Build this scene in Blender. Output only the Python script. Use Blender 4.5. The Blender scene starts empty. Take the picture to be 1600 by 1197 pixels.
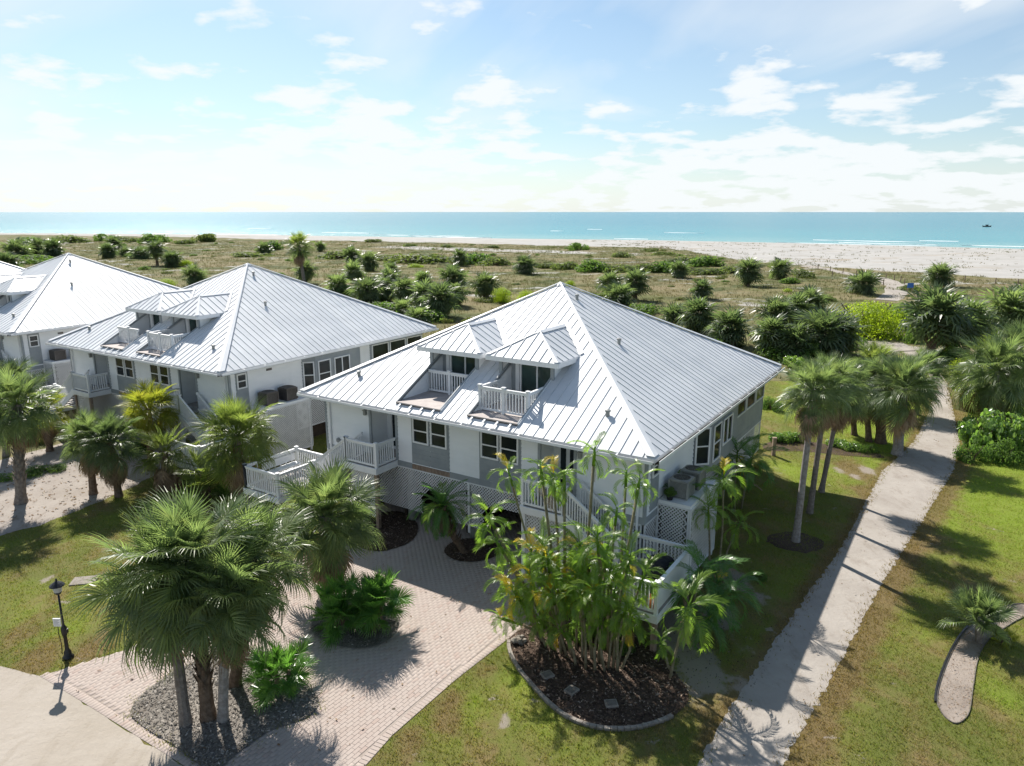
import bpy, math, random
import numpy as np
from mathutils import Vector, Matrix
from mathutils.geometry import tessellate_polygon
R = math.radians
random.seed(7)
rng = np.random.default_rng(7)
scene = bpy.context.scene
COL = scene.collection

# ------------------------------------------------------------------ camera, sky, sun, exposure
F_PX, CAM_H, HORIZON = 1130.0, 13.1, 331.0
PITCH = math.atan((598.5 - HORIZON) / F_PX)
cam_data = bpy.data.cameras.new('camera')
cam = bpy.data.objects.new('camera', cam_data)
COL.objects.link(cam)
cam.location = (0, 0, CAM_H)
cam.rotation_euler = (R(90) - PITCH, 0, 0)
cam_data.sensor_width = 36.0
cam_data.lens = 36.0 * F_PX / 1600.0
cam_data.clip_start = 0.1
cam_data.clip_end = 60000
scene.camera = cam

SUN_EL = R(42.3)
SUN_AZ = (-0.43, 0.903)                       # where the sun stands, seen from above
sun_data = bpy.data.lights.new('sun', 'SUN')
sun_data.energy = 4.5
sun_data.angle = R(0.5)
sun_data.color = (1.0, 0.945, 0.87)
sun = bpy.data.objects.new('sun', sun_data)
COL.objects.link(sun)
sun.location = (-40, 80, 90)
sun_dir = Vector((SUN_AZ[0] * math.cos(SUN_EL), SUN_AZ[1] * math.cos(SUN_EL), math.sin(SUN_EL))).normalized()
sun.rotation_euler = (-sun_dir).to_track_quat('-Z', 'Y').to_euler()

world = bpy.data.worlds.new('World')
scene.world = world
world.use_nodes = True
nt = world.node_tree
for n in list(nt.nodes):
    nt.nodes.remove(n)


def wn(kind, **kw):
    n = nt.nodes.new(kind)
    for k, v in kw.items():
        if k in n.inputs:
            n.inputs[k].default_value = v
        else:
            setattr(n, k, v)
    return n


def wmath(op, a, b=None, clamp=False):
    n = nt.nodes.new('ShaderNodeMath')
    n.operation = op
    n.use_clamp = clamp
    for i, v in enumerate((a, b)):
        if v is None:
            continue
        if isinstance(v, (int, float)):
            n.inputs[i].default_value = v
        else:
            nt.links.new(v, n.inputs[i])
    return n.outputs[0]


def wstep(v, lo, hi):
    n = nt.nodes.new('ShaderNodeMapRange')
    n.interpolation_type = 'SMOOTHSTEP'
    nt.links.new(v, n.inputs['Value'])
    for nm, x in (('From Min', lo), ('From Max', hi)):
        if isinstance(x, (int, float)):
            n.inputs[nm].default_value = x
        else:
            nt.links.new(x, n.inputs[nm])
    return n.outputs[0]


sky = nt.nodes.new('ShaderNodeTexSky')
sky.sky_type = 'NISHITA'
sky.sun_disc = False
sky.sun_elevation = SUN_EL
sky.sun_rotation = math.atan2(SUN_AZ[0], SUN_AZ[1])
sky.altitude = 0
sky.air_density = 1.0
sky.dust_density = 0.6
sky.ozone_density = 2.5
tc = nt.nodes.new('ShaderNodeTexCoord')
sep = nt.nodes.new('ShaderNodeSeparateXYZ')
nt.links.new(tc.outputs['Generated'], sep.inputs[0])
X, Y, Z = sep.outputs
zc = wmath('ADD', wmath('MAXIMUM', Z, 0.0), 0.20)
px, py = wmath('DIVIDE', X, zc), wmath('DIVIDE', Y, zc)
comb = nt.nodes.new('ShaderNodeCombineXYZ')
nt.links.new(px, comb.inputs[0])
nt.links.new(py, comb.inputs[1])


def wnoise(scale, detail, rough, off, dist=0.0, src=None, sc=(1, 1, 1)):
    mp = nt.nodes.new('ShaderNodeMapping')
    mp.inputs['Location'].default_value = off
    mp.inputs['Scale'].default_value = sc
    nt.links.new(src or comb.outputs[0], mp.inputs['Vector'])
    n = nt.nodes.new('ShaderNodeTexNoise')
    n.inputs['Scale'].default_value = scale
    n.inputs['Detail'].default_value = detail
    n.inputs['Roughness'].default_value = rough
    n.inputs['Distortion'].default_value = dist
    nt.links.new(mp.outputs[0], n.inputs['Vector'])
    return n.outputs[0]


# small cumulus puffs whose cover grows towards the horizon, and a thin milky veil in broad sheets
puff = wnoise(3.4, 10, 0.55, (3.4, 1.2, 0), 0.10)
patch = wnoise(0.8, 3, 0.5, (1.6, 4.0, 0))
low = wstep(Z, 0.20, 0.02)
thr = wmath('SUBTRACT', 0.545, wmath('ADD', wmath('MULTIPLY', low, 0.20), wmath('MULTIPLY', wmath('SUBTRACT', patch, 0.5), 0.50)))
cum = wstep(puff, wmath('SUBTRACT', thr, 0.03), wmath('ADD', thr, 0.16))
veil_n = wnoise(0.75, 6, 0.5, (8.3, 2.2, 0), 0.5, sc=(1, 0.6, 1))
side = wstep(X, 0.10, -0.40)
veil = wmath('MULTIPLY', wstep(veil_n, wmath('SUBTRACT', 0.50, wmath('MULTIPLY', side, 0.30)), 0.74), 0.76)
hor = wmath('ADD', wmath('MULTIPLY', wstep(Z, 0.11, -0.01), 0.42), wmath('MULTIPLY', wstep(Z, 0.42, 0.10), 0.26))
cover = wmath('MAXIMUM', wmath('MAXIMUM', wmath('MULTIPLY', cum, 0.95), veil), hor)
# clouds thin out overhead; some unseen cover is kept there as added fill light
cover = wmath('MULTIPLY', cover, wmath('ADD', wmath('MULTIPLY', wstep(Z, 0.70, 0.25), 0.70), 0.30))
mix = nt.nodes.new('ShaderNodeMix')
mix.data_type = 'RGBA'
nt.links.new(cover, mix.inputs[0])
gain = nt.nodes.new('ShaderNodeMix')
gain.data_type = 'RGBA'
gain.blend_type = 'MULTIPLY'
gain.inputs[0].default_value = 1.0
nt.links.new(sky.outputs[0], gain.inputs[6])
gain.inputs[7].default_value = (0.91, 1.10, 1.15, 1)
nt.links.new(gain.outputs[2], mix.inputs[6])
mix.inputs[7].default_value = (9.3, 9.7, 9.9, 1)
bg = nt.nodes.new('ShaderNodeBackground')
bg.inputs['Strength'].default_value = 0.054
nt.links.new(mix.outputs[2], bg.inputs['Color'])
wo = nt.nodes.new('ShaderNodeOutputWorld')
nt.links.new(bg.outputs[0], wo.inputs[0])

scene.view_settings.view_transform = 'Standard'
scene.view_settings.look = 'None'
scene.view_settings.gamma = 1.0
scene.view_settings.use_curve_mapping = False
scene.view_settings.exposure = 0.92
scene.cycles.max_bounces = 6
scene.cycles.diffuse_bounces = 3
scene.cycles.transparent_max_bounces = 4


# ------------------------------------------------------------------ measuring helpers: photo pixel -> place on the ground
def ray(u, v):
    a, b = (u - 800) / F_PX, (598.5 - v) / F_PX
    return Vector((a, math.cos(PITCH) + b * math.sin(PITCH), -math.sin(PITCH) + b * math.cos(PITCH)))


def G(u, v, z=0.0):
    d = ray(u, v)
    t = (z - CAM_H) / d.z
    return (d.x * t, d.y * t)


def AT(u, v, y):
    d = ray(u, v)
    t = y / d.y
    return Vector((d.x * t, y, CAM_H + d.z * t))


def PX(p):
    d = Vector(p) - Vector((0, 0, CAM_H))
    f = d.y * math.cos(PITCH) - d.z * math.sin(PITCH)
    up = d.y * math.sin(PITCH) + d.z * math.cos(PITCH)
    return 800 + F_PX * d.x / f, 598.5 - F_PX * up / f


def smooth(a, b, x):
    t = np.clip((np.asarray(x, float) - a) / (b - a), 0, 1)
    return t * t * (3 - 2 * t)


SHORE = sorted(G(u, v, -0.9) for u, v in [(-500, 361), (0, 364), (400, 367), (600, 370), (800, 373), (1000, 375), (1200, 379), (1400, 384), (1600, 389), (2100, 400)])
VEGL = sorted(G(u, v) for u, v in [(-500, 364), (0, 366.5), (300, 371), (500, 376), (700, 380), (900, 385), (1050, 388), (1130, 402), (1200, 411), (1400, 425), (1600, 437), (2100, 470)])
SX, SY = [p[0] for p in SHORE], [p[1] for p in SHORE]
VX, VY = [p[0] for p in VEGL], [p[1] for p in VEGL]


def shore_y(x):
    return np.interp(x, SX, SY)


def veg_y(x):
    return np.interp(x, VX, VY)


def H(x, y):
    x, y = np.asarray(x, float), np.asarray(y, float)
    m = smooth(66, 100, y)
    h = 0.16 * np.sin(x * .21 + 1.7 * np.sin(y * .09)) * np.sin(y * .17 + .8 * np.sin(x * .13)) + 0.12 * np.sin(x * .5 + y * .31) * np.sin(y * .43 - x * .22) + .1
    h = h * m
    s = y - shore_y(x)
    beach = smooth(-60, -8, s)
    return h * (1 - beach) + np.where(s > -60, -0.9 * beach - np.clip(s + 8, 0, 1e9) * 0.03 * beach + .24 * beach, 0)


# ------------------------------------------------------------------ materials
def mat(name):
    m = bpy.data.materials.new(name)
    m.use_nodes = True
    m.node_tree.nodes.clear()
    return m


class NT:
    def __init__(self, m):
        self.t = m.node_tree

    def n(self, kind, props=None, **inp):
        nd = self.t.nodes.new(kind)
        for k, v in (props or {}).items():
            setattr(nd, k, v)
        for k, v in inp.items():
            k = k.replace('_', ' ')
            self.set(nd.inputs[k], v)
        return nd

    def set(self, sock, v):
        if hasattr(v, 'node'):
            self.t.links.new(v, sock)
        elif isinstance(v, (tuple, list)) and len(v) == 3 and sock.type == 'RGBA':
            sock.default_value = (*v, 1)
        else:
            sock.default_value = v

    def math(self, op, a, b=0.0, clamp=False):
        nd = self.t.nodes.new('ShaderNodeMath')
        nd.operation = op
        nd.use_clamp = clamp
        self.set(nd.inputs[0], a)
        self.set(nd.inputs[1], b)
        return nd.outputs[0]

    def mix(self, f, a, b, blend='MIX'):
        nd = self.t.nodes.new('ShaderNodeMix')
        nd.data_type = 'RGBA'
        nd.blend_type = blend
        self.set(nd.inputs[0], f)
        self.set(nd.inputs[6], a)
        self.set(nd.inputs[7], b)
        return nd.outputs[2]

    def noise(self, scale, detail=4, rough=.55, vec=None, dist=0.0):
        nd = self.t.nodes.new('ShaderNodeTexNoise')
        nd.inputs['Scale'].default_value = scale
        nd.inputs['Detail'].default_value = detail
        nd.inputs['Roughness'].default_value = rough
        nd.inputs['Distortion'].default_value = dist
        if vec is not None:
            self.t.links.new(vec, nd.inputs['Vector'])
        return nd.outputs[0]

    def step(self, v, lo, hi):
        nd = self.t.nodes.new('ShaderNodeMapRange')
        nd.interpolation_type = 'SMOOTHSTEP'
        self.set(nd.inputs['Value'], v)
        self.set(nd.inputs['From Min'], lo)
        self.set(nd.inputs['From Max'], hi)
        return nd.outputs[0]

    def pos(self):
        return self.t.nodes.new('ShaderNodeNewGeometry').outputs['Position']

    def obj(self):
        return self.t.nodes.new('ShaderNodeTexCoord').outputs['Object']

    def mapped(self, vec, sc):
        nd = self.t.nodes.new('ShaderNodeMapping')
        nd.inputs['Scale'].default_value = sc
        self.t.links.new(vec, nd.inputs['Vector'])
        return nd.outputs[0]

    def island(self):
        return self.t.nodes.new('ShaderNodeNewGeometry').outputs['Random Per Island']

    def rand(self):
        return self.t.nodes.new('ShaderNodeObjectInfo').outputs['Random']

    def bump(self, h, strength=.3, dist=.02):
        return self.n('ShaderNodeBump', Height=h, Strength=strength, Distance=dist).outputs[0]

    def out(self, color, rough=.6, spec=.4, normal=None, trans=None, trans_col=None, metal=0.0):
        b = self.n('ShaderNodeBsdfPrincipled', Base_Color=color, Roughness=rough, Metallic=metal)
        b.inputs['Specular IOR Level'].default_value = spec
        if normal is not None:
            self.t.links.new(normal, b.inputs['Normal'])
        s = b.outputs[0]
        if trans:
            tr = self.n('ShaderNodeBsdfTranslucent', Color=trans_col if trans_col is not None else color)
            ms = self.t.nodes.new('ShaderNodeMixShader')
            ms.inputs[0].default_value = trans
            self.t.links.new(s, ms.inputs[1])
            self.t.links.new(tr.outputs[0], ms.inputs[2])
            s = ms.outputs[0]
        o = self.t.nodes.new('ShaderNodeOutputMaterial')
        self.t.links.new(s, o.inputs[0])


def plain(name, a, b, rough=.6, scale=3.0, spec=.3, bump=0.0, bscale=60, metal=0.0, aspect=(1, 1, 1)):
    m = mat(name)
    t = NT(m)
    o = t.mapped(t.obj(), aspect)
    f = t.step(t.noise(scale, 5, .6, o), .3, .7)
    c = t.mix(f, a, b)
    if name == 'white_roof_metal':          # each sheet weathers a little differently, with salt streaks down the slope
        c = t.mix(1.0, c, t.mix(t.rand(), (.93, .94, .955), (1.04, 1.035, 1.03)), 'MULTIPLY')
        st = t.step(t.noise(1.1, 6, .7, t.mapped(t.pos(), (1, 1, .35))), .52, .74)
        c = t.mix(t.math('MULTIPLY', st, .28), c, (.50, .515, .52))
    if name in ('white_siding', 'lattice_paint', 'white_paint'):
        st = t.step(t.noise(.9, 6, .7, t.mapped(t.pos(), (1, 1, .4))), .50, .75)
        c = t.mix(t.math('MULTIPLY', st, .22), c, (.60, .595, .57))
    nrm = t.bump(t.noise(bscale, 4, .6, o), bump, .02) if bump else None
    t.out(c, rough, spec, nrm, metal=metal)
    return m


def leafmat(name, a, b, tip, rough=.42, spec=.42, trans=.46, gain=2.1):
    m = mat(name)
    t = NT(m)
    f = t.math('ADD', t.math('MULTIPLY', t.island(), .6), t.math('MULTIPLY', t.rand(), .4))
    c = t.mix(f, a, b)
    f2 = t.step(t.noise(1.3, 3, .6, t.pos()), .5, .75)
    c = t.mix(t.math('MULTIPLY', f2, .55), c, tip)
    tc_ = t.mix(1.0, c, (gain * .98, gain * 1.05, gain * .58), 'MULTIPLY')
    t.out(c, rough, spec, None, trans, tc_)
    return m


M = {}
M['roof'] = plain('white_roof_metal', (.57, .59, .605), (.67, .685, .695), .48, .55, .35, .05, 3, 0.0, (1, .25, 1))
M['roof_cap'] = plain('roof_cap_metal', (.61, .63, .645), (.68, .695, .705), .45, 1.0, .4)
M['white'] = plain('white_paint', (.72, .735, .75), (.80, .81, .815), .5, 1.2, .35, .06, 25)
M['siding'] = plain('white_siding', (.77, .79, .805), (.82, .835, .845), .6, .8, .3, .08, 14, 0, (1, 1, 4))
M['grey'] = plain('grey_trim_paint', (.255, .285, .305), (.315, .34, .355), .6, 1.5, .3, .06, 30)
M['lattice'] = plain('lattice_paint', (.62, .63, .64), (.72, .725, .73), .6, 2.5, .3)
M['deck'] = plain('deck_boards', (.27, .255, .245), (.37, .35, .33), .75, 2.0, .2, .2, 20, 0, (1, 6, 1))
M['membrane'] = plain('roof_deck_membrane', (.37, .33, .31), (.45, .41, .385), .8, 2.5, .2, .1, 40)
M['wood'] = plain('weathered_timber', (.20, .145, .11), (.32, .245, .19), .8, 4.0, .2, .3, 30, 0, (3, 3, .6))
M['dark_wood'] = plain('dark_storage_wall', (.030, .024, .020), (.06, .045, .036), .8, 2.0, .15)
M['post'] = plain('grey_green_piling', (.21, .24, .23), (.34, .36, .34), .8, 4.0, .2, .2, 25)
M['black'] = plain('black_paint', (.010, .010, .012), (.022, .022, .024), .4, 8.0, .4)
M['gap'] = plain('gutter_gap_shade', (.030, .026, .022), (.060, .050, .040), 1.0, 4, 0.0)  # near-black tone paints the shade inside the gutter
M['cloth_black'] = plain('black_cover_cloth', (.012, .013, .015), (.03, .03, .033), .75, 5.0, .2, .35, 12)
M['acgrey'] = plain('ac_grey_metal', (.24, .25, .245), (.31, .32, .31), .5, 2.0, .4)
M['acbrown'] = plain('ac_brown_metal', (.085, .075, .068), (.13, .115, .105), .5, 2.0, .4)
M['gutter'] = plain('gutter_shadow_metal', (.45, .46, .47), (.6, .61, .62), .5, 2, .4)
M['stone'] = plain('pale_concrete', (.20, .175, .15), (.29, .26, .225), .85, 5.0, .2, .4, 60)
M['edging'] = plain('grey_brown_edging', (.12, .105, .09), (.20, .18, .155), .9, 5.0, .15, .4, 40)
M['orange'] = plain('orange_paint', (.45, .13, .03), (.6, .2, .05), .5)
M['blue'] = plain('blue_sign_paint', (.03, .12, .42), (.05, .17, .5), .5)
M['curtain'] = plain('pale_blind', (.33, .36, .36), (.42, .45, .45), .8, 2, .1, 0, 1, 0, (1, 1, 12))


def glass(name, col, rough=.06):
    m = mat(name)
    t = NT(m)
    f = t.step(t.noise(.9, 3, .5, t.pos()), .35, .7)
    t.out(t.mix(f, col, tuple(c * 2.4 for c in col)), rough, .30)
    return m


M['glass'] = glass('window_glass', (.010, .014, .016))
M['glass_green'] = glass('sliding_door_glass', (.018, .032, .030))

# foliage
M['fan'] = leafmat('fan_leaf_green', (0.087, 0.127, 0.064), (0.178, 0.224, 0.106), (0.250, 0.264, 0.128), rough=.40, spec=.4)
M['fan_light'] = leafmat('fan_leaf_light_green', (0.105, 0.143, 0.044), (0.171, 0.204, 0.061), (0.231, 0.237, 0.083), rough=.4, trans=.48)
M['fan_yellow'] = leafmat('fan_leaf_yellow_green', (0.149, 0.184, 0.025), (0.265, 0.253, 0.040), (0.310, 0.241, 0.057), trans=.48)
M['fan_dark'] = leafmat('fan_leaf_dark', (0.060, 0.092, 0.049), (0.126, 0.161, 0.079), (0.173, 0.194, 0.101), rough=.38)
M['fan_glossy'] = leafmat('fan_leaf_deep_green', (0.057, 0.137, 0.034), (0.122, 0.251, 0.052), (0.172, 0.286, 0.072), rough=.3)
M['fan_dead'] = leafmat('dead_frond_brown', (0.202, 0.133, 0.083), (0.367, 0.266, 0.177), (0.430, 0.342, 0.253), .7, .15, .15, 1.0)
M['areca'] = leafmat('feather_leaf_green', (0.095, 0.180, 0.030), (0.185, 0.275, 0.045), (0.235, 0.300, 0.050), rough=.34, trans=.48)
M['areca_yellow'] = leafmat('feather_leaf_yellow', (0.380, 0.320, 0.030), (0.550, 0.420, 0.035), (0.550, 0.320, 0.040), rough=.4, trans=.48)
M['areca_dark'] = leafmat('feather_leaf_dark', (0.055, 0.137, 0.040), (0.109, 0.209, 0.055), (0.146, 0.237, 0.073), rough=.34)
M['bush'] = leafmat('shrub_leaf_green', (0.055, 0.110, 0.032), (0.137, 0.210, 0.051), (0.183, 0.237, 0.064), rough=.6, spec=.2)
M['bush_bright'] = leafmat('shrub_leaf_bright', (0.138, 0.207, 0.014), (0.265, 0.322, 0.023), (0.299, 0.345, 0.034), rough=.45, trans=.5)
M['bush_olive'] = leafmat('shrub_leaf_olive', (0.078, 0.102, 0.036), (0.144, 0.162, 0.060), (0.192, 0.180, 0.084), rough=.6, spec=.2)
M['grape'] = leafmat('sea_grape_leaf', (0.078, 0.148, 0.042), (0.174, 0.260, 0.061), (0.330, 0.383, 0.104), rough=.26, spec=.6)
M['far_green'] = leafmat('dune_shrub_leaf', (0.075, 0.105, 0.042), (0.135, 0.165, 0.060), (0.175, 0.185, 0.080), rough=.6, spec=.2)


def trunkmat(name, a, b, rings=9.0):
    m = mat(name)
    t = NT(m)
    o = t.obj()
    n1 = t.noise(7, 5, .65, o)
    w = t.n('ShaderNodeTexWave', {'wave_type': 'BANDS', 'bands_direction': 'Z'}, Scale=rings, Distortion=2.5, Detail=3.0).outputs[1]
    t.t.links.new(o, t.t.nodes['Wave Texture'].inputs['Vector'])
    c = t.mix(t.step(n1, .3, .7), a, b)
    c = t.mix(t.math('MULTIPLY', w, .35), c, tuple(x * .55 for x in a))
    t.out(c, .9, .1, t.bump(t.math('ADD', w, n1), .5, .03))
    return m


M['trunk'] = trunkmat('grey_palm_trunk', (.17, .145, .125), (.31, .275, .245))
M['trunk_pale'] = trunkmat('pale_palm_trunk', (.24, .215, .195), (.44, .41, .385))
M['trunk_brown'] = trunkmat('brown_fibre_trunk', (.11, .078, .055), (.23, .17, .125))
M['cane'] = trunkmat('areca_cane', (.20, .18, .11), (.36, .32, .22), 16)
M['boot'] = plain('old_leaf_base', (.19, .15, .12), (.38, .32, .27), .9, 6, .1)


# ground
def grass_colour(t, p):
    big = t.step(t.noise(.22, 4, .6, p), .36, .66)
    mid = t.step(t.noise(.9, 5, .65, p), .34, .68)
    dry = t.step(t.noise(.55, 5, .7, t.mapped(p, (1.3, .8, 1))), .45, .70)
    c = t.mix(big, (.135, .168, .034), (.205, .255, .038))
    c = t.mix(t.math('MULTIPLY', mid, .6), c, (.185, .165, .055))
    c = t.mix(t.math('MULTIPLY', dry, .80), c, (.265, .185, .095))
    # the field to the right of the sand path is the greener one
    sx = t.n('ShaderNodeSeparateXYZ', Vector=p)
    fresh = t.math('MULTIPLY', t.step(t.math('ADD', sx.outputs[0], t.math('MULTIPLY', sx.outputs[1], -.12)), 13.2, 15.5), t.step(sx.outputs[1], 23.5, 29))
    fresh = t.math('MULTIPLY', fresh, t.math('SUBTRACT', 1.0, t.math('MULTIPLY', dry, .5)))
    att = t.n('ShaderNodeAttribute', {'attribute_name': 'fresh'}).outputs['Fac']
    c = t.mix(t.math('MULTIPLY', t.math('MAXIMUM', fresh, att), .75), c, (.235, .335, .030))
    worn = t.n('ShaderNodeAttribute', {'attribute_name': 'dry'}).outputs['Fac']
    worn = t.step(t.math('ADD', worn, t.math('MULTIPLY', t.math('SUBTRACT', t.noise(1.4, 5, .7, p), .5), .9)), .30, .75)
    return t.mix(t.math('MULTIPLY', worn, .85), c, t.mix(mid, (.235, .155, .082), (.175, .120, .058)))


def lawn_mat(name, blade):
    m = mat(name)
    t = NT(m)
    p = t.pos()
    c = grass_colour(t, p)
    if blade:
        i = t.island()
        c = t.mix(t.math('MULTIPLY', t.step(i, .72, .95), .75), c, (.31, .23, .12))
        c = t.mix(t.math('MULTIPLY', t.step(i, .28, .05), .5), c, (.09, .12, .022))
        t.out(c, .6, .2, None, .42, t.mix(1.0, c, (1.5, 1.55, .8), 'MULTIPLY'))
    else:
        fine = t.noise(38, 4, .7, p)
        bare = t.step(t.noise(.75, 5, .7, t.mapped(p, (.9, 1.2, 1))), .635, .70)
        ba = t.n('ShaderNodeAttribute', {'attribute_name': 'bare'}).outputs['Fac']
        bare = t.math('MAXIMUM', bare, t.step(t.math('ADD', ba, t.math('MULTIPLY', t.math('SUBTRACT', t.noise(2.2, 5, .7, p), .5), .8)), .45, .7))
        c = t.mix(t.math('MULTIPLY', t.step(fine, .35, .65), .6), c, (.10, .095, .035))
        c = t.mix(t.math('MULTIPLY', bare, .8), c, (.33, .285, .245))
        t.out(c, .9, .1, t.bump(fine, .9, .05))
    return m


M['lawn'] = lawn_mat('lawn_soil_and_thatch', False)
M['blade'] = lawn_mat('grass_blade', True)


def sandmat(name, a, b, dark, tracks=True, twigs=.0):
    m = mat(name)
    t = NT(m)
    p = t.pos()
    c = t.mix(t.step(t.noise(.5, 5, .6, p), .3, .7), a, b)
    c = t.mix(t.math('MULTIPLY', t.step(t.noise(2.4, 6, .7, p), .52, .72), .5), c, dark)
    fine = t.noise(70, 3, .7, p)
    c = t.mix(t.math('MULTIPLY', t.step(fine, .55, .8), .25), c, dark)
    if tracks:
        c = t.mix(t.math('MULTIPLY', t.step(t.noise(1.1, 6, .75, t.mapped(p, (1.6, .45, 1))), .50, .66), .55), c, dark)
    spots = t.step(t.noise(9, 2, .5, p), .70, .76)
    c = t.mix(t.math('MULTIPLY', spots, twigs), c, (.16, .12, .09))
    t.out(c, .95, .08, t.bump(t.math('ADD', t.noise(5, 5, .7, p), t.math('MULTIPLY', fine, .3)), .5, .05))
    return m


M['path'] = sandmat('pale_shell_sand', (.305, .275, .243), (.372, .340, .302), (.25, .215, .182), twigs=.4)
M['road'] = sandmat('sandy_concrete', (.345, .305, .258), (.385, .345, .300), (.30, .262, .215), twigs=.25)
M['drive_sand'] = sandmat('sandy_drive', (.29, .255, .225), (.345, .31, .278), (.235, .20, .17), twigs=.5)
M['joint'] = sandmat('paver_joint_sand', (.325, .275, .240), (.355, .305, .268), (.285, .238, .205))
M['litter'] = sandmat('shell_and_leaf_litter', (.15, .14, .115), (.24, .225, .195), (.08, .07, .05), twigs=.9)
M['mulch'] = sandmat('dark_mulch', (.060, .043, .033), (.115, .083, .064), (.036, .026, .020))
M['mulch_grey'] = sandmat('grey_mulch', (.17, .155, .138), (.28, .255, .225), (.10, .075, .055), twigs=.8)
M['bed_sand'] = sandmat('weathered_bed_fill', (.22, .185, .155), (.32, .275, .235), (.13, .105, .085), twigs=.8)


def chipmat(name, a, b, c3):
    m = mat(name)
    t = NT(m)
    i = t.island()
    c = t.mix(i, a, b)
    c = t.mix(t.step(i, .86, .9), c, c3)
    t.out(c, .9, .1)
    return m


M['chip'] = chipmat('mulch_chip', (.035, .024, .018), (.15, .105, .078), (.27, .21, .165))
M['chip_grey'] = chipmat('grey_chip', (.085, .075, .065), (.29, .265, .235), (.38, .35, .315))
M['leafbit'] = chipmat('fallen_leaf', (.16, .10, .06), (.30, .22, .14), (.36, .30, .22))


def pavermat():
    m = mat('brick_paver')
    t = NT(m)
    i = t.math('FRACT', t.math('ADD', t.math('MULTIPLY', t.island(), 7.31), t.math('MULTIPLY', t.rand(), 3.7)))
    p = t.pos()
    c = t.mix(i, (.385, .322, .285), (.410, .350, .312))
    c = t.mix(t.step(i, .8, .95), c, (.372, .296, .258))
    c = t.mix(t.math('MULTIPLY', t.step(t.noise(.45, 5, .65, p), .40, .68), .55), c, (.410, .355, .318))
    c = t.mix(t.math('MULTIPLY', t.step(t.noise(1.7, 5, .7, p), .54, .74), .5), c, (.315, .258, .222))
    f = t.noise(90, 3, .7, p)
    c = t.mix(t.math('MULTIPLY', t.step(f, .55, .75), .22), c, (.24, .195, .175))
    t.out(c, .88, .12, t.bump(f, .3, .01))
    return m


M['paver'] = pavermat()


def duneblade():
    m = mat('dune_grass_blade')
    t = NT(m)
    i = t.island()
    p = t.pos()
    c = t.mix(t.step(t.noise(.055, 5, .7, p), .40, .58), (.205, .170, .090), (.110, .130, .042))
    c = t.mix(t.math('MULTIPLY', i, .7), c, (.075, .085, .03))
    c = t.mix(t.math('MULTIPLY', t.step(i, .75, .95), .7), c, (.23, .18, .115))
    t.out(c, .7, .15, None, .3, t.mix(1.0, c, (1.3, 1.3, .9), 'MULTIPLY'))
    return m


M['dune_blade'] = duneblade()


def terrainmat():
    m = mat('dune_ground')
    t = NT(m)
    p = t.pos()
    at = t.n('ShaderNodeAttribute', {'attribute_name': 'sand'}).outputs['Fac']
    wet = t.n('ShaderNodeAttribute', {'attribute_name': 'wet'}).outputs['Fac']
    c = t.mix(t.step(t.noise(.05, 5, .6, p), .36, .64), (.215, .180, .100), (.120, .130, .048))
    c = t.mix(t.math('MULTIPLY', t.step(t.noise(.35, 5, .65, p), .45, .7), .6), c, (.185, .140, .085))
    c = t.mix(t.math('MULTIPLY', t.step(t.noise(.10, 6, .7, t.mapped(p, (.8, 1.0, 1))), .48, .62), .8), c, (.055, .075, .026))
    fine = t.noise(2.2, 5, .7, p)
    c = t.mix(t.math('MULTIPLY', t.step(fine, .45, .7), .5), c, (.045, .048, .02))
    sand = t.mix(t.step(t.noise(.12, 5, .6, p), .3, .7), (.345, .335, .315), (.40, .388, .367))
    wrack = t.step(t.noise(.09, 6, .72, t.mapped(p, (.35, 1.1, 1))), .54, .66)
    sand = t.mix(t.math('MULTIPLY', wrack, .65), sand, (.27, .215, .15))
    spk = t.step(t.noise(.9, 3, .6, t.mapped(p, (.5, 1, 1))), .63, .70)
    sand = t.mix(t.math('MULTIPLY', spk, .75), sand, (.16, .15, .08))
    sand = t.mix(t.math('MULTIPLY', wet, .55), sand, (.33, .295, .26))
    blow = t.step(t.noise(.085, 6, .65, t.mapped(p, (.8, 1.6, 1))), .585, .63)
    f = t.math('MAXIMUM', t.step(t.math('ADD', at, t.math('MULTIPLY', t.math('SUBTRACT', t.noise(.22, 5, .7, t.mapped(p, (.6, 1, 1))), .5), .9)), .35, .6), t.math('MULTIPLY', blow, .85))
    t.out(t.mix(f, c, sand), .95, .08, t.bump(fine, .5, .15))
    return m


M['terrain'] = terrainmat()


def seamat():
    m = mat('gulf_water')
    t = NT(m)
    p = t.pos()
    d = t.n('ShaderNodeAttribute', {'attribute_name': 'offshore'}).outputs['Fac']
    nz = t.noise(.006, 5, .6, t.mapped(p, (.35, 1.3, 1)))
    dd = t.math('ADD', d, t.math('MULTIPLY', t.math('SUBTRACT', nz, .5), .35))
    c = t.mix(t.step(dd, .0, .30), (.13, .31, .31), (.036, .235, .275))
    c = t.mix(t.step(dd, .25, .75), c, (.018, .180, .236))
    c = t.mix(t.step(dd, .80, 1.0), c, (.014, .165, .225))
    w1 = t.noise(.22, 4, .6, t.mapped(p, (.45, 1, 1)))
    w2 = t.noise(1.4, 4, .65, t.mapped(p, (.6, 1, 1)))
    h = t.math('ADD', w1, t.math('MULTIPLY', w2, .35))
    t.out(c, .22, .16, t.bump(h, .6, 1.2))
    return m


M['sea'] = seamat()
M['foam'] = plain('sea_foam', (.72, .75, .76), (.82, .84, .85), .8, .3, .2, .3, 2)


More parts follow.
